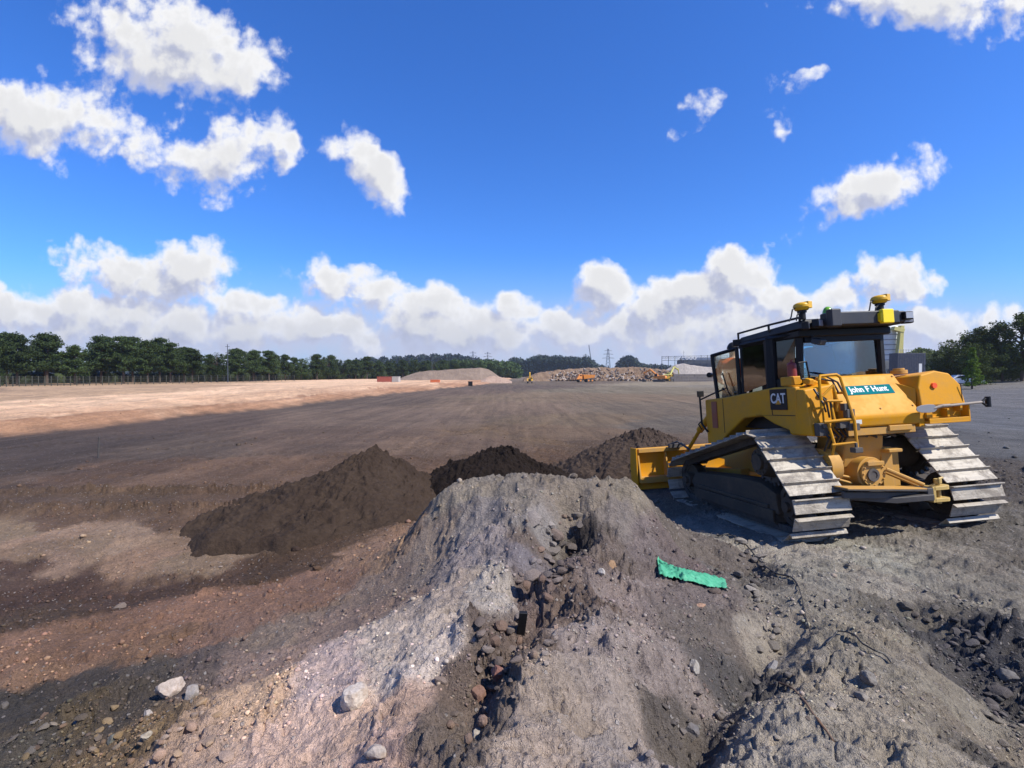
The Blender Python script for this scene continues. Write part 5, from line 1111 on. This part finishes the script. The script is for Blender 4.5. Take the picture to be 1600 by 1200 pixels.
def belt(front):
    u = -60.0 if front else -40.0; i = 0; r_ = random.Random(5 if front else 9)
    while u < 790:
        vt = np.interp(u, TU, TV) + (0 if front else 1.5) + r_.uniform(-4, 5); y = float(np.interp(u, [0, 300, 420, 600, 760], [84, 112, 145, 215, 262])) + (0 if front else 9) + r_.uniform(-2, 2)
        x = (u - 800) / FPX * y; g = gz(x, y); H = CZ + (VH - vt) / FPX * y - g
        k = r_.randrange(5); t = pines[k] if k not in pu else copy_tree(pines[k]); pu.add(k)
        place(t, x, y, H / 8.9, r_.uniform(0, 6.28)); t.scale = (H / 8.9 * r_.uniform(.85, 1.1), H / 8.9 * r_.uniform(.85, 1.1), H / 8.9)
        if u > -10 or True:
            t['label'] = ("dark pine, front row of the left belt, %s from left" if front else "dark pine, back row of the left belt, %s from left") % ordw(i)
        t['group'] = "pines in the tree belt on the left"; i += 1
        u += (4.6 if front else 6.0) * FPX / y * r_.uniform(.85, 1.15)
belt(True); belt(False)
for k, t in enumerate(pines):
    if k not in pu:
        for c in list(t.children): bpy.data.objects.remove(c)
        bpy.data.objects.remove(t)
def foliage(name, blobs, n, size, leafm, label, cat="trees", seed=1, flat=1, kind='stuff'):
    r_ = np.random.default_rng(seed); V, F = leaf_tris(np.array(blobs), n, size, r_, flat)
    # opaque cores so that the mass does not look like dust
    cores = []; cf = []; V0, F0 = ICO2; off = len(V)
    for k, (x, y, z, r) in enumerate(blobs): cores.append(V0 * np.array([r, r, r * flat]) * .72 * (1 + .15 * fbm(V0[:, 0] * 2 + k, V0[:, 1] * 2 + V0[:, 2], 1, 2, k))[:, None] + [x, y, z]); cf.append(F0 + off + k * len(V0))
    o = mesh_np(name, np.r_[V, np.concatenate(cores)], np.r_[F, np.concatenate(cf)], leafm); return tag(o, label, cat, kind=kind)
r_ = np.random.default_rng(77)
# undergrowth under the pines
bl_ = []
for u in np.arange(-70, 780, 5.0):
    y = float(np.interp(u, [0, 300, 420, 600, 760], [84, 112, 145, 215, 262])) + 13 + r_.uniform(-3, 3); x = (u - 800) / FPX * y; s = r_.uniform(1.2, 2.2) * (1.0 if u < 260 else 1.6); bl_.append([x, y, gz(x, y) + s * .45, s])
foliage("undergrowth", bl_, 26000, .22, m_leaf("dark_bush_leaves", (.014, .022, .008), (.040, .055, .018), .15), "low bushes growing under and behind the left belt of pines", "bushes", 3)
# light green trees beyond the spoil heap and a dark wooded hill
bl_ = [[*at(u, 330, v + 6 + 4)[:], 5.5] for u, v in zip(np.arange(690, 806, 5), 562 + 5 * r_.random(24) + np.abs(np.arange(24) - 10) * .35)]
foliage("light_wood", bl_, 16000, .8, m_leaf("mid_leaves", (.035, .062, .016), (.08, .12, .034), .2), "band of mid green bushes behind the brown spoil heap", "trees", 4)
bl_ = [[*at(u, 620, v + 7)[:], 10] for u, v in [(560,566),(580,564),(600,563),(620,561),(640,560),(660,559),(680,558),(700,558),(715,559),(730,562),(745,565),(760,567)]]
foliage("wooded_hill", bl_, 12000, 1.6, LEAFF, "dark wooded hill far behind the end of the pine belt", "wood", 5)
dw = [(788,574),(795,566),(803,561),(812,562),(820,566),(828,561),(836,559),(844,557),(852,558),(860,559),(868,558),(876,558),(884,560),(892,559),(900,560),(908,561),(916,559),(924,565),(932,571),(940,573)]
foliage("distant_wood", [[*at(u, 520, v + 6)[:], 6.0] for u, v in dw] + [[*at(u, 524, v + 15)[:], 8.0] for u, v in dw if v < 568], 22000, .9, LEAFF, "dark wood with rounded tree tops behind the rubble ridge", "wood", 6)
dw = [(970,566),(976,560),(983,558),(990,561),(996,568),(1005,571),(1015,572),(1025,572),(1035,572),(1045,573),(1060,574)]
foliage("distant_copse", [[*at(u, 520, v + 5)[:], 5.5] for u, v in dw] + [[*at(u, 524, v + 12)[:], 7.0] for u, v in dw], 14000, .9, LEAFF, "dark round copse standing right of the electricity pylon", "wood", 7)
foliage("right_bushes", [[*at(u, 150, v + 8)[:], 2.6] for u, v in [(1408,560),(1418,556),(1428,553),(1438,549),(1448,551),(1458,553),(1468,556),(1478,560),(1490,562)]] + [[*at(u, 151, 575)[:], 3.0] for u in range(1405, 1500, 12)], 15000, .35, m_leaf("olive_leaves", (.05, .075, .018), (.11, .14, .035), .25), "olive green bushes behind the dark container on the right", "bushes", 8)
# trees on the right
for k, (u, vt, y, kd, lf, lb) in enumerate([
 (1486,531,74,'b',LEAFD,"slim dark tree at the left end of the right hand group"), (1512,512,76,'b',LEAFD,"grey green leafy tree second from the left in the right hand group"),
 (1540,506,74,'b',LEAFD,"tall leafy tree in the middle of the right hand group"), (1566,520,72,'b',LEAFD,"shorter dark tree just left of the tallest tree at the right edge"),
 (1597,478,70,'b',LEAFD,"tallest tree, cut by the right edge of the photo"), (1640,500,74,'b',LEAFD,"dark tree mostly outside the right edge of the photo"),
 (1528,530,66,'b',LEAFD,"low dark tree in front of the right hand group"),
 (1519,543,58,'cone',LEAFB,"small bright green conifer standing before the dark trees on the right"), (1470,555,78,'b',LEAFM,"small olive bushy tree right of the dark container")]):
    x = (u - 800) / FPX * y; g = gz(x, y); H = CZ + (VH - vt) / FPX * y - g; t = tree("conifer" if kd == 'cone' else "leafy_tree", 300 + k, H, 'cone' if kd == 'cone' else 'broad', lf, lb); place(t, x, y)
bl_ = []
for u in np.arange(1475, 1720, 7.0): 
    x = (u - 800) / FPX * 80; bl_.append([x, 80, gz(x, 80) + 1.2, 2.3]); bl_.append([x + 1, 79, gz(x, 80) + 2.7, 1.8])
foliage("right_undergrowth", bl_, 16000, .22, LEAFD, "dark undergrowth filling the foot of the right hand trees", "bushes", 9)
# distant tree line closing the horizon
bl_ = [[*at(u, 800, 581)[:], 9] for u in np.arange(-900, 2600, 11)]
foliage("far_tree_line", bl_, 16000, 2.2, LEAFF, "far tree line low on the horizon", "trees", 10)

# fence in front of the pines
FEN = m_paint("fence_grey_green", (.045, .052, .038), .7, .4)
fn = empty("fence", label="grey green wire fence running along the foot of the left pines", cat="fence"); fp = []
for u in np.arange(-60, 470, 10.0):
    y = float(np.interp(u, [0, 300, 480], [78, 104, 150])); x = (u - 800) / FPX * y; fp.append(Vector((x, y, gz(x, y))))
pm = None
for p in fp:
    if pm is None: b = MB(); b.box((0, 0, .8), (.09, .09, 1.7)); pm = b.build("post", FEN, fn); pm.location = p
    else: q = pm.copy(); col.objects.link(q); q.location = p
b = MB()
for a, c in zip(fp[:-1], fp[1:]):
    for h in (.15, .6, 1.1, 1.55): b.tube([a + Vector((0, 0, h)), c + Vector((0, 0, h))], .013, 4)
    for t in np.linspace(0, 1, 7, endpoint=False): q = a.lerp(c, t); b.cyl(q + Vector((0, 0, .05)), q + Vector((0, 0, 1.5 + .1 * math.sin(q.x * 7))), .009, n=4, caps=False)
b.build("fence_mesh", FEN, fn)

# spoil heap and rubble ridge
def ridge(name, pts, width, m, label, cat, seed, rough=.25, chunk=None, steps=260):
    """pts: (u, y, vtop) crest points"""
    P = np.array([list(at(u, y, v)) for u, y, v in pts]); n = steps; mm = 36
    s = np.linspace(0, len(P) - 1, n); X = np.interp(s, range(len(P)), P[:, 0]); Y = np.interp(s, range(len(P)), P[:, 1]); Zc = np.interp(s, range(len(P)), P[:, 2])
    t = np.linspace(-1, 1, mm); XX = np.repeat(X[:, None], mm, 1) + 0 * t; YY = Y[:, None] + t[None] * width; G = base_h(XX.ravel(), YY.ravel()).reshape(XX.shape)
    prof = np.clip(1.25 - np.abs(t) * 1.3, 0, 1)[None]
    Z = G + (Zc[:, None] - G) * prof * (1 + .10 * fbm(XX, YY, 7, 3, seed)) + rough * fbm(XX, YY, 2.2, 4, seed + 1) * (prof > .02) - .2 * (prof <= .02)
    V = np.c_[XX.ravel(), YY.ravel(), Z.ravel()]; F = np.array([[i * mm + j, (i + 1) * mm + j, (i + 1) * mm + j + 1, i * mm + j + 1] for i in range(n - 1) for j in range(mm - 1)])
    o = mesh_np(name, V, F, m, smooth=True)
    return tag(o, label, cat)
ridge("spoil_heap", [(612,172,598),(634,172,588),(656,174,581),(690,176,578),(730,178,576),(752,180,575),(764,182,578),(786,184,592)], 8, m_soil("spoil_brown", (.15, .11, .085), (.24, .18, .135), .35, .2), "big flat topped spoil heap of brown earth at the end of the pine belt", "spoil heap", 31)
ridge("sand_heap", [(752,150,594),(762,151,589),(772,152,587),(786,153,590),(800,154,596)], 3, m_soil("pinkish_soil", (.28, .19, .14), (.36, .26, .2), .5, .2), "small pinkish heap against the right foot of the spoil heap", "spoil heap", 33)
ridge("rubble_ridge", [(818,200,592),(840,202,583),(866,205,579),(890,208,577),(930,210,575),(960,210,575),(990,210,574),(1020,208,577),(1046,205,579),(1062,200,590)], 7, m_soil("rubble_tan", (.15, .095, .06), (.30, .21, .14), .5, .5), "long tan ridge of broken rubble across the far end of the site", "rubble heap", 35, rough=.7)
ridge("pale_heap", [(1040,240,578),(1056,240,571),(1068,240,568),(1080,240,571),(1100,240,573),(1130,240,575)], 6, m_soil("pale_grey_soil", (.30, .26, .23), (.40, .36, .32), .5, .3), "pale heap of crushed stone showing above the block wall", "rubble heap", 37)
# broken blocks on the ridge
bk = [MB() for _ in range(1)]; r_ = random.Random(8)
b = MB()
for k in range(560):
    u = r_.uniform(838, 945) if k < 400 else r_.uniform(945, 1050); y = r_.uniform(199, 205) ; x = (u - 800) / FPX * y; h = (205 - y) / 6; vt = 577; zt = CZ + (VH - np.interp(u, [838, 866, 930, 1050], [584, 580, 577, 579])) / FPX * 207; g = gz(x, y)
    b.box((x, y - 1.5, g + (zt - g) * (y - 198.5) / 7 * r_.uniform(.7, 1.15)), (r_.uniform(.3, 1.2) * (1 + (r_.random() < .1)), r_.uniform(.3, .9), r_.uniform(.15, .6)), (r_.uniform(-1, 1), r_.uniform(-1, 1), r_.uniform(0, 3)))
m_, N_, b_ = mat("broken_concrete"); g_ = N_.n('ShaderNodeNewGeometry'); cr = N_.n('ShaderNodeValToRGB'); N_.put(cr.inputs[0], g_.outputs['Random Per Island'])
cr.color_ramp.elements[0].color = (.14, .075, .045, 1); cr.color_ramp.elements[1].color = (.40, .33, .27, 1); e_ = cr.color_ramp.elements.new(.45); e_.color = (.27, .18, .115, 1); e_ = cr.color_ramp.elements.new(.7); e_.color = (.24, .20, .17, 1)
N_.put(b_.inputs['Base Color'], cr.outputs[0]); b_.inputs['Roughness'].default_value = .9
tag(b.build("broken_blocks", m_, None), "countless broken blocks and bricks lying on the tan rubble ridge", "rubble", kind='stuff')

# machines at the far end of the site
YF = m_paint("machine_yellow", (.72, .40, .02), .45, .3); OF = m_paint("machine_orange", (.70, .24, .03), .5, .4); YG = m_paint("pale_yellow_green", (.50, .46, .10), .5, .3)
def excavator(u, y, s, rz, m, label, boom=((0, .2, 1.9), (.0, 3.0, 4.3), (0, 5.2, 3.0), (0, 5.4, 1.0))):
    x = (u - 800) / FPX * y; t = empty("excavator", (x, y, gz(x, y)), (0, 0, rz), label=label, cat="excavator"); t.scale = (s, s, s)
    for sx in (-1, 1): b = MB(); b.prism([(-2.0, .35), (-1.7, .0), (1.7, .0), (2.0, .35), (2.0, .6), (1.7, .85), (-1.7, .85), (-2.0, .6)], sx * 1.0 - .28, sx * 1.0 + .28); b.build("track", IRON, t, bevel=.05)
    b = MB(); b.prism([(-2.2, 1.1), (-2.4, 1.5), (-2.3, 2.1), (-1.0, 2.3), (.9, 2.0), (1.3, 1.1)], -1.3, 1.3); b.b2((-.5, -.5, .8), (.5, .5, 1.1)); b.build("house", m, t, bevel=.06)
    b = MB(); b.hexa([(-1.3, .2, 1.15), (-.35, .2, 1.15), (-.35, 1.6, 1.15), (-1.3, 1.6, 1.15), (-1.25, .3, 2.9), (-.4, .3, 2.9), (-.4, 1.3, 2.9), (-1.25, 1.3, 2.9)]); cb = b.build("cab", m, t, bevel=.05)
    b = MB(); b.b2((-1.31, .4, 1.9), (-.34, 1.2, 2.7)); b.b2((-1.15, .28, 1.9), (-.5, 1.44, 2.7)); b.build("cab_window", BLK, cb)
    B = [Vector(p) for p in boom]
    for nm, a, c, w0 in (("boom", B[0], B[1], .55), ("boom", B[1], B[2], .45)) : pass
    b = MB(); b.cyl(B[0], B[1], .32, .30, 6); b.cyl(B[1], B[2], .30, .2, 6); b.build("boom", m, t)
    b = MB(); b.cyl(B[2] + (B[2] - B[3]).normalized() * .5, B[3], .24, .14, 6); b.build("dipper_arm", m, t)
    b = MB(); b.cyl(B[0] + Vector((0, .9, -.2)), B[0].lerp(B[1], .7), .09, n=6); b.build("boom_cylinder", IRON, t)
    b = MB(); q = B[3]; b.prism([(q.y - .1, q.z), (q.y + .55, q.z - .3), (q.y + .3, q.z - 1.0), (q.y - .6, q.z - 1.1), (q.y - .9, q.z - .5)], -.6, .6); b.build("bucket", IRON, t, bevel=.03)
excavator(828, 150, .62, R(175), YF, "small yellow excavator with raised arm before the left end of the rubble ridge", ((0, .2, 1.9), (0, 1.2, 5.0), (0, 2.4, 4.4), (0, 2.6, 2.2)))
excavator(1030, 176, 1.0, R(60), OF, "orange excavator with bent arm at the right end of the rubble ridge")
excavator(1046, 196, 1.15, R(-50), YG, "pale yellow excavator on top of the bank behind the orange excavator", ((0, .2, 1.9), (0, 2.6, 4.8), (0, 5.2, 3.8), (0, 5.8, 1.8)))
def dumper(u, y, s, rz, m, label):
    x = (u - 800) / FPX * y; t = empty("dump_truck", (x, y, gz(x, y)), (0, 0, rz), label=label, cat="dump truck"); t.scale = (s, s, s)
    for sx in (-1, 1):
        for yy in (-2.6, -1.0, 2.4): b = MB(); b.cyl((sx * .95, yy, .75), (sx * 1.45, yy, .75), .75, n=22); w_ = b.build("wheel", IRON, t, smooth=True); b = MB(); b.cyl((sx * 1.44, yy, .75), (sx * 1.48, yy, .75), .36, n=16); b.build("rim", m, w_)
    b = MB(); b.add([(-1.3, -3.6, 1.9), (1.3, -3.6, 1.9), (1.3, .9, 1.3), (-1.3, .9, 1.3), (-1.5, -3.9, 3.0), (1.5, -3.9, 3.0), (1.5, 1.3, 3.1), (-1.5, 1.3, 3.1)], [(0, 3, 2, 1), (4, 5, 6, 7), (0, 1, 5, 4), (1, 2, 6, 5), (2, 3, 7, 6), (3, 0, 4, 7)]); b.build("dump_body", m, t, bevel=.05)
    b = MB(); b.b2((-.7, -3.2, 1.0), (.7, 3.0, 1.35)); b.build("chassis", IRON, t)
    b = MB(); b.hexa([(-1.2, 1.6, 1.2), (1.2, 1.6, 1.2), (1.2, 4.2, 1.2), (-1.2, 4.2, 1.2), (-1.1, 1.6, 3.2), (1.1, 1.6, 3.2), (1.0, 2.8, 3.1), (-1.0, 2.8, 3.1)]); c_ = b.build("cab", m, t, bevel=.06); b = MB(); b.b2((-1.13, 1.8, 2.2), (1.13, 2.6, 2.95)); b.build("cab_window", BLK, c_)
dumper(914, 165, .80, R(105), OF, "orange dump truck standing in front of the middle of the rubble ridge")
dumper(1054, 190, .8, R(80), YF, "yellow dump truck standing above the block wall")
# block wall
b = MB(); r_ = random.Random(4)
x0, x1 = at(1048, 186, 580).x, at(1128, 186, 580).x; yy = 186; g = gz((x0 + x1) / 2, yy); nb = int((x1 - x0) / 1.9)
for i in range(nb):
    for k in range(4): b.box((x0 + (i + .5 + .5 * (k % 2)) * 1.9, yy + r_.uniform(-.05, .05), g - .6 + k * .95), (1.86, .9, .92))
tag(b.build("block_wall", m_paint("old_concrete", (.17, .15, .14), .9, .6, (.10, .09, .085)), None, bevel=.03), "grey wall of stacked concrete blocks below the pale heap", "wall")
# steel framed building with white signboard letters
hb = empty("steel_framed_building", label="dark steel framed building with white lettering boards behind the block wall", cat="building")
HB = m_paint("dark_blue_steel", (.035, .05, .075), .5, .3); p0, p1 = at(1034, 300, 585), at(1136, 300, 585); g = gz(p0.x, 300); zt = at(1034, 300, 557).z
b = MB(); b.b2((p0.x + 14, 302, g), (p1.x, 316, zt - 2.2)); b.prism([(302, zt - 2.2), (316, zt - 2.2), (309, zt - .6)], p0.x + 14, p1.x); b.build("wall", HB, hb)
for k in range(11): x = p0.x + (p1.x - p0.x) * k / 10; b = MB(); b.cyl((x, 300, g), (x, 300, zt + (.8 if k > 5 else .2)), .16, n=6); b.build("column", HB, hb)
b = MB()
for z in (zt, zt - 1.0, zt - 2.4): b.tube([(p0.x, 300, z), (p1.x, 300, z + .6)], .12, 6)
for k in range(26): x = p0.x + (p1.x - p0.x) * k / 26; b.tube([(x, 300, zt - 1), (x + 1.5, 300, zt)], .06, 4)
b.build("roof_truss", HB, hb)
b = MB()
for k, (u, w_) in enumerate([(1040, 1.1), (1047, 1.6), (1053, 1.2), (1059, 1.5), (1065, 1.5)]):
    x = at(u, 299, 0).x; z = zt - 2.0; b.b2((x, 299.3, z), (x + w_, 299.4, z + .22)); b.b2((x, 299.3, z + 1.1), (x + w_, 299.4, z + 1.35)); b.b2((x, 299.3, z), (x + .25, 299.4, z + 1.3))
for k in range(3):
    x = at(1071 + k * 6, 299, 0).x; z = zt - 2.0; b.ring((x + 1, 299.3, z + 1.1), (0, 1, 0), .62, 1.0, .12, 14); b.b2((x + .9, 299.25, z + .9), (x + 1.9, 299.4, z + 1.15))
b.build("sign_letters", WHT, hb)

def pylon(u, y, vt, w0, label, leanx=0):
    x = (u - 800) / FPX * y; g = gz(x, y); H = CZ + (VH - vt) / FPX * y - g; t = empty("electricity_pylon", (x, y, g), label=label, cat="pylon"); PM = BLK if 0 else HB
    b = MB(); w = w0
    def c(z, sx, sy): k = w * (1 - .82 * z / H) / 2; return (sx * k + leanx * z, sy * k, z)
    for sx in (-1, 1):
        for sy in (-1, 1): b.tube([c(0, sx, sy), c(H * .5, sx, sy), c(H, sx, sy)], .16, 4)
    zs = np.linspace(0, H, 10)
    for a_, c_ in zip(zs[:-1], zs[1:]):
        for s in (-1, 1): b.tube([c(a_, -1, s), c(c_, 1, s)], .09, 4); b.tube([c(a_, 1, s), c(c_, -1, s)], .09, 4); b.tube([c(a_, s, -1), c(c_, s, 1)], .09, 4)
    b.build("lattice_tower", PM, t)
    for zz, L in ((.66, .30), (.80, .24), (.93, .18)):
        b = MB(); b.tube([(-L * H * .75, 0, zz * H), (L * H * .75, 0, zz * H)], .14, 4); b.tube([(-L * H * .75, 0, zz * H), (0, 0, zz * H + 1.4), (L * H * .75, 0, zz * H)], .1, 4); b.build("cross_arm", PM, t)
pylon(950, 620, 545, 7, "tall lattice electricity pylon between the dark wood and the round copse")
pylon(915, 700, 553, 6, "smaller distant electricity pylon behind the right end of the dark wood")
pylon(739, 560, 549, 3.5, "slim lattice mast above the light green bushes behind the spoil heap")
pylon(762, 600, 550, 2.5, "slimmest mast right of the lattice mast behind the spoil heap")
x, y = (927 - 800) / FPX * 560, 560; g = gz(x, y); ct = empty("crane", (x, y, g), label="thin crane with a leaning boom rising from the dark wood left of the tall pylon", cat="crane")
H = CZ + (VH - 539) / FPX * y - g; b = MB()
for dx, dy in ((-.5, -.5), (.5, -.5), (.5, .5), (-.5, .5)): b.tube([(dx, dy, 2), (dx * .4 - 5.0, dy * .4, H)], .15, 4)
for k in range(14): a_, c_ = k / 14, (k + 1) / 14; b.tube([(-.5 - 5 * a_, -.4, 2 + (H - 2) * a_), (.5 - 5 * c_, .4, 2 + (H - 2) * c_)], .09, 4)
b.build("boom", HB, ct); b = MB(); b.b2((-2, -3, .2), (2, 3, 3)); b.build("crane_base", HB, ct, bevel=.1)
def poles():
    for k, (u, y, vt, lb) in enumerate([(675, 200, 556, "thin wooden pole standing among the last pines of the belt"), (356, 118, 538, "thin pole rising above the low pines in the middle of the belt"), (1068, 330, 548, "thin mast above the steel framed building")]):
        x = (u - 800) / FPX * y; g = gz(x, y); b = MB(); b.cyl((0, 0, 0), (0, 0, CZ + (VH - vt) / FPX * y - g), .12, .07, 8); b.cyl((-.5, 0, (CZ + (VH - vt) / FPX * y - g) * .94), (.5, 0, (CZ + (VH - vt) / FPX * y - g) * .94), .05, n=6); o = b.build("pole", HB, None); o.location = (x, y, g); tag(o, lb, "pole")
poles()
# silo with yellow conveyor leg, container, car, railings
x, y = at(1384, 150, 0).x, 150; g = gz(x, y); si = empty("silo", (x, y, g), label="white ribbed silo tower seen right behind the black cab", cat="silo"); H = CZ + (VH - 508) / FPX * y - g
b = MB(); b.cyl((0, 0, H * .28), (0, 0, H * .93), 3.0, n=28); b.cyl((0, 0, H * .12), (0, 0, H * .28), 1.0, 3.0, 28); b.dome((0, 0, H * .93), 3.0, 1.2, 28); b.build("tank", m_paint("dull_white_steel", (.62, .64, .62), .5, .3), si, smooth=True)
b = MB()
for k in range(7): b.ring((0, 0, H * (.30 + .1 * k)), (0, 0, 1), 3.0, 3.10, .22, 28)
b.build("tank_rings", GREYS, si)
for a_ in (45, 135, 225, 315): b = MB(); b.cyl((2.6 * math.cos(R(a_)), 2.6 * math.sin(R(a_)), 0), (2.6 * math.cos(R(a_)), 2.6 * math.sin(R(a_)), H * .3), .18, n=8); b.build("leg", m_paint("dull_white_leg", (.5, .5, .5), .5, .3), si)
x, y = at(1405, 146, 0).x, 146; g = gz(x, y); cv = empty("conveyor_tower", (x, y, g), label="slanting pale yellow conveyor tower beside the white silo", cat="conveyor"); H = CZ + (VH - 509) / FPX * y - g; PY = m_paint("pale_yellow_steel", (.52, .46, .14), .5, .3)
b = MB(); b.hexa([(-1.3, -.6, 0), (-.1, -.6, 0), (-.1, .6, 0), (-1.3, .6, 0), (-.1, -.6, H), (.9, -.6, H), (.9, .6, H), (-.1, .6, H)]); b.build("elevator_leg", PY, cv, bevel=.05)
b = MB(); b.box((-.6, 0, H * .92), (3.0, 1.4, 1.1), (0, .25, 0)); b.build("head_box", PY, cv, bevel=.06); b = MB(); b.tube([(1.0, 0, H * .8), (.7, 0, 0)], .12, 6); b.tube([(1.0, .6, H * .8), (.2, .6, H * .4)], .08, 6); b.build("brace", PY, cv)
x, y = at(1417, 120, 0).x, 120; g = gz(x, y); cn = empty("container", (x, y, g), label="long dark blue container standing right of the silo", cat="container"); zt = CZ + (VH - 552) / FPX * y - g
b = MB(); b.b2((-3.3, -1.3, -.3), (3.3, 1.3, zt)); bd = b.build("box", m_paint("dark_navy_steel", (.018, .025, .05), .5, .3), cn, bevel=.04)
b = MB(); [b.b2((-3.2 + k * .4, -1.34, .1), (-3.05 + k * .4, -1.30, zt - .1)) for k in range(16)]; b.build("ribs", m_paint("dark_navy_rib", (.02, .028, .055), .5, .3), bd)
b = MB(); b.b2((1.7, -1.36, -.2), (2.4, -1.33, zt * .55)); b.build("pale_door", WHT, bd)
b = MB(); b.tube([(-3, -1.2, zt + .7), (0, -1.2, zt + .7)], .05); [b.cyl((-3 + k * .6, -1.2, zt), (-3 + k * .6, -1.2, zt + .9), .05, n=6) for k in range(6)]; b.build("roof_railing", m_paint("grey_rail", (.3, .31, .3), .5, .3), cn)
x, y = at(1482, 68, 0).x, 66; g = gz(x, y); car = empty("parked_car", (x, y, g), (0, 0, R(75)), label="white car parked before the dark trees on the right", cat="car")
b = MB(); b.prism([(-2.1, .3), (-2.15, .75), (-1.5, .92), (-.7, 1.35), (.6, 1.40), (1.3, 1.0), (2.0, .85), (2.1, .35)], -.82, .82); cb_ = b.build("body", WHT, car, bevel=.08)
b = MB(); b.prism([(-1.3, .93), (-.65, 1.28), (.55, 1.33), (1.1, 1.0)], -.83, .83); b.build("window", BLK, cb_)
for sx in (-1, 1):
    for yy in (-1.3, 1.3): b = MB(); b.cyl((sx * .65, yy, .32), (sx * .86, yy, .32), .32, n=18); b.build("wheel", BLK, car)
    b = MB(); b.box((sx * .6, 2.07, .68), (.3, .06, .14)); b.build("headlight", GREYS, cb_)
rl_ = empty("railing", (at(1468, 72, 0).x, 72, gz(at(1468, 72, 0).x, 72)), label="pale metal barrier frames standing left of the white car", cat="railing"); PR = m_paint("pale_rail", (.40, .42, .36), .5, .2)
b = MB()
for k in range(4):
    x = -1.6 + k * .85; b.tube([(x, 0, 0), (x, 0, 1.15), (x + .62, 0, 1.15), (x + .62, 0, 0)], .035, 5); b.tube([(x, 0, .6), (x + .62, 0, .6)], .03, 5)
b.build("barrier_frame", PR, rl_)
# bits along the sand edge
def far_box(name, u, y, v0, w, h, d, m, label, cat, extra=None):
    x = at(u, y, 0).x; g = gz(x, y); t = empty(name, (x, y, g), label=label, cat=cat); b = MB(); b.b2((-w / 2, -d / 2, 0), (w / 2, d / 2, h)); q = b.build("body", m, t, bevel=.04)
    b = MB(); [b.b2((-w / 2 + .15 + k * w / 9, -d / 2 - .03, .1), (-w / 2 + .25 + k * w / 9, -d / 2, h - .1)) for k in range(8)]; b.build("ribs", m, q); b = MB(); b.b2((-w / 2 - .04, -d / 2 - .04, h), (w / 2 + .04, d / 2 + .04, h + .08)); b.build("lid", m, q); return t
far_box("container", 602, 128, 0, 3.6, 1.25, 2.2, m_paint("faded_red", (.32, .07, .045), .6, .4), "low faded red skip on the sand beside the spoil heap", "skip")
far_box("trailer", 619, 128, 0, 1.7, 1.3, 2, m_paint("dusty_white", (.42, .40, .37), .7, .4), "small white trailer next to the faded red skip", "trailer")
far_box("barrier", 680, 118, 0, 2.2, .55, .5, m_paint("orange_plastic", (.65, .17, .06), .6, .3), "low orange barrier at the foot of the spoil heap", "barrier")
far_box("bin", 735, 112, 0, .9, .95, .9, BLK, "small black bin on the sand edge at the foot of the spoil heap", "bin")

# ------------------------------------------------------------ air
b = MB(); b.b2((-1400, -60, -12), (1900, 1000, 60)); hz = b.build("haze", None); hm = bpy.data.materials.new("haze_air"); hm.use_nodes = True; ht = hm.node_tree; ht.nodes.clear(); H_ = NT(ht)
pv = H_.n('ShaderNodeVolumePrincipled'); pv.inputs['Color'].default_value = (.80, .88, 1.0, 1); pv.inputs['Density'].default_value = .0002; pv.inputs['Anisotropy'].default_value = .3
ho = H_.n('ShaderNodeOutputMaterial'); H_.put(ho.inputs['Volume'], pv.outputs[0]); hz.data.materials.clear(); hz.data.materials.append(hm); tag(hz, "thin blue air softening the far end of the site", "haze", kind='stuff')
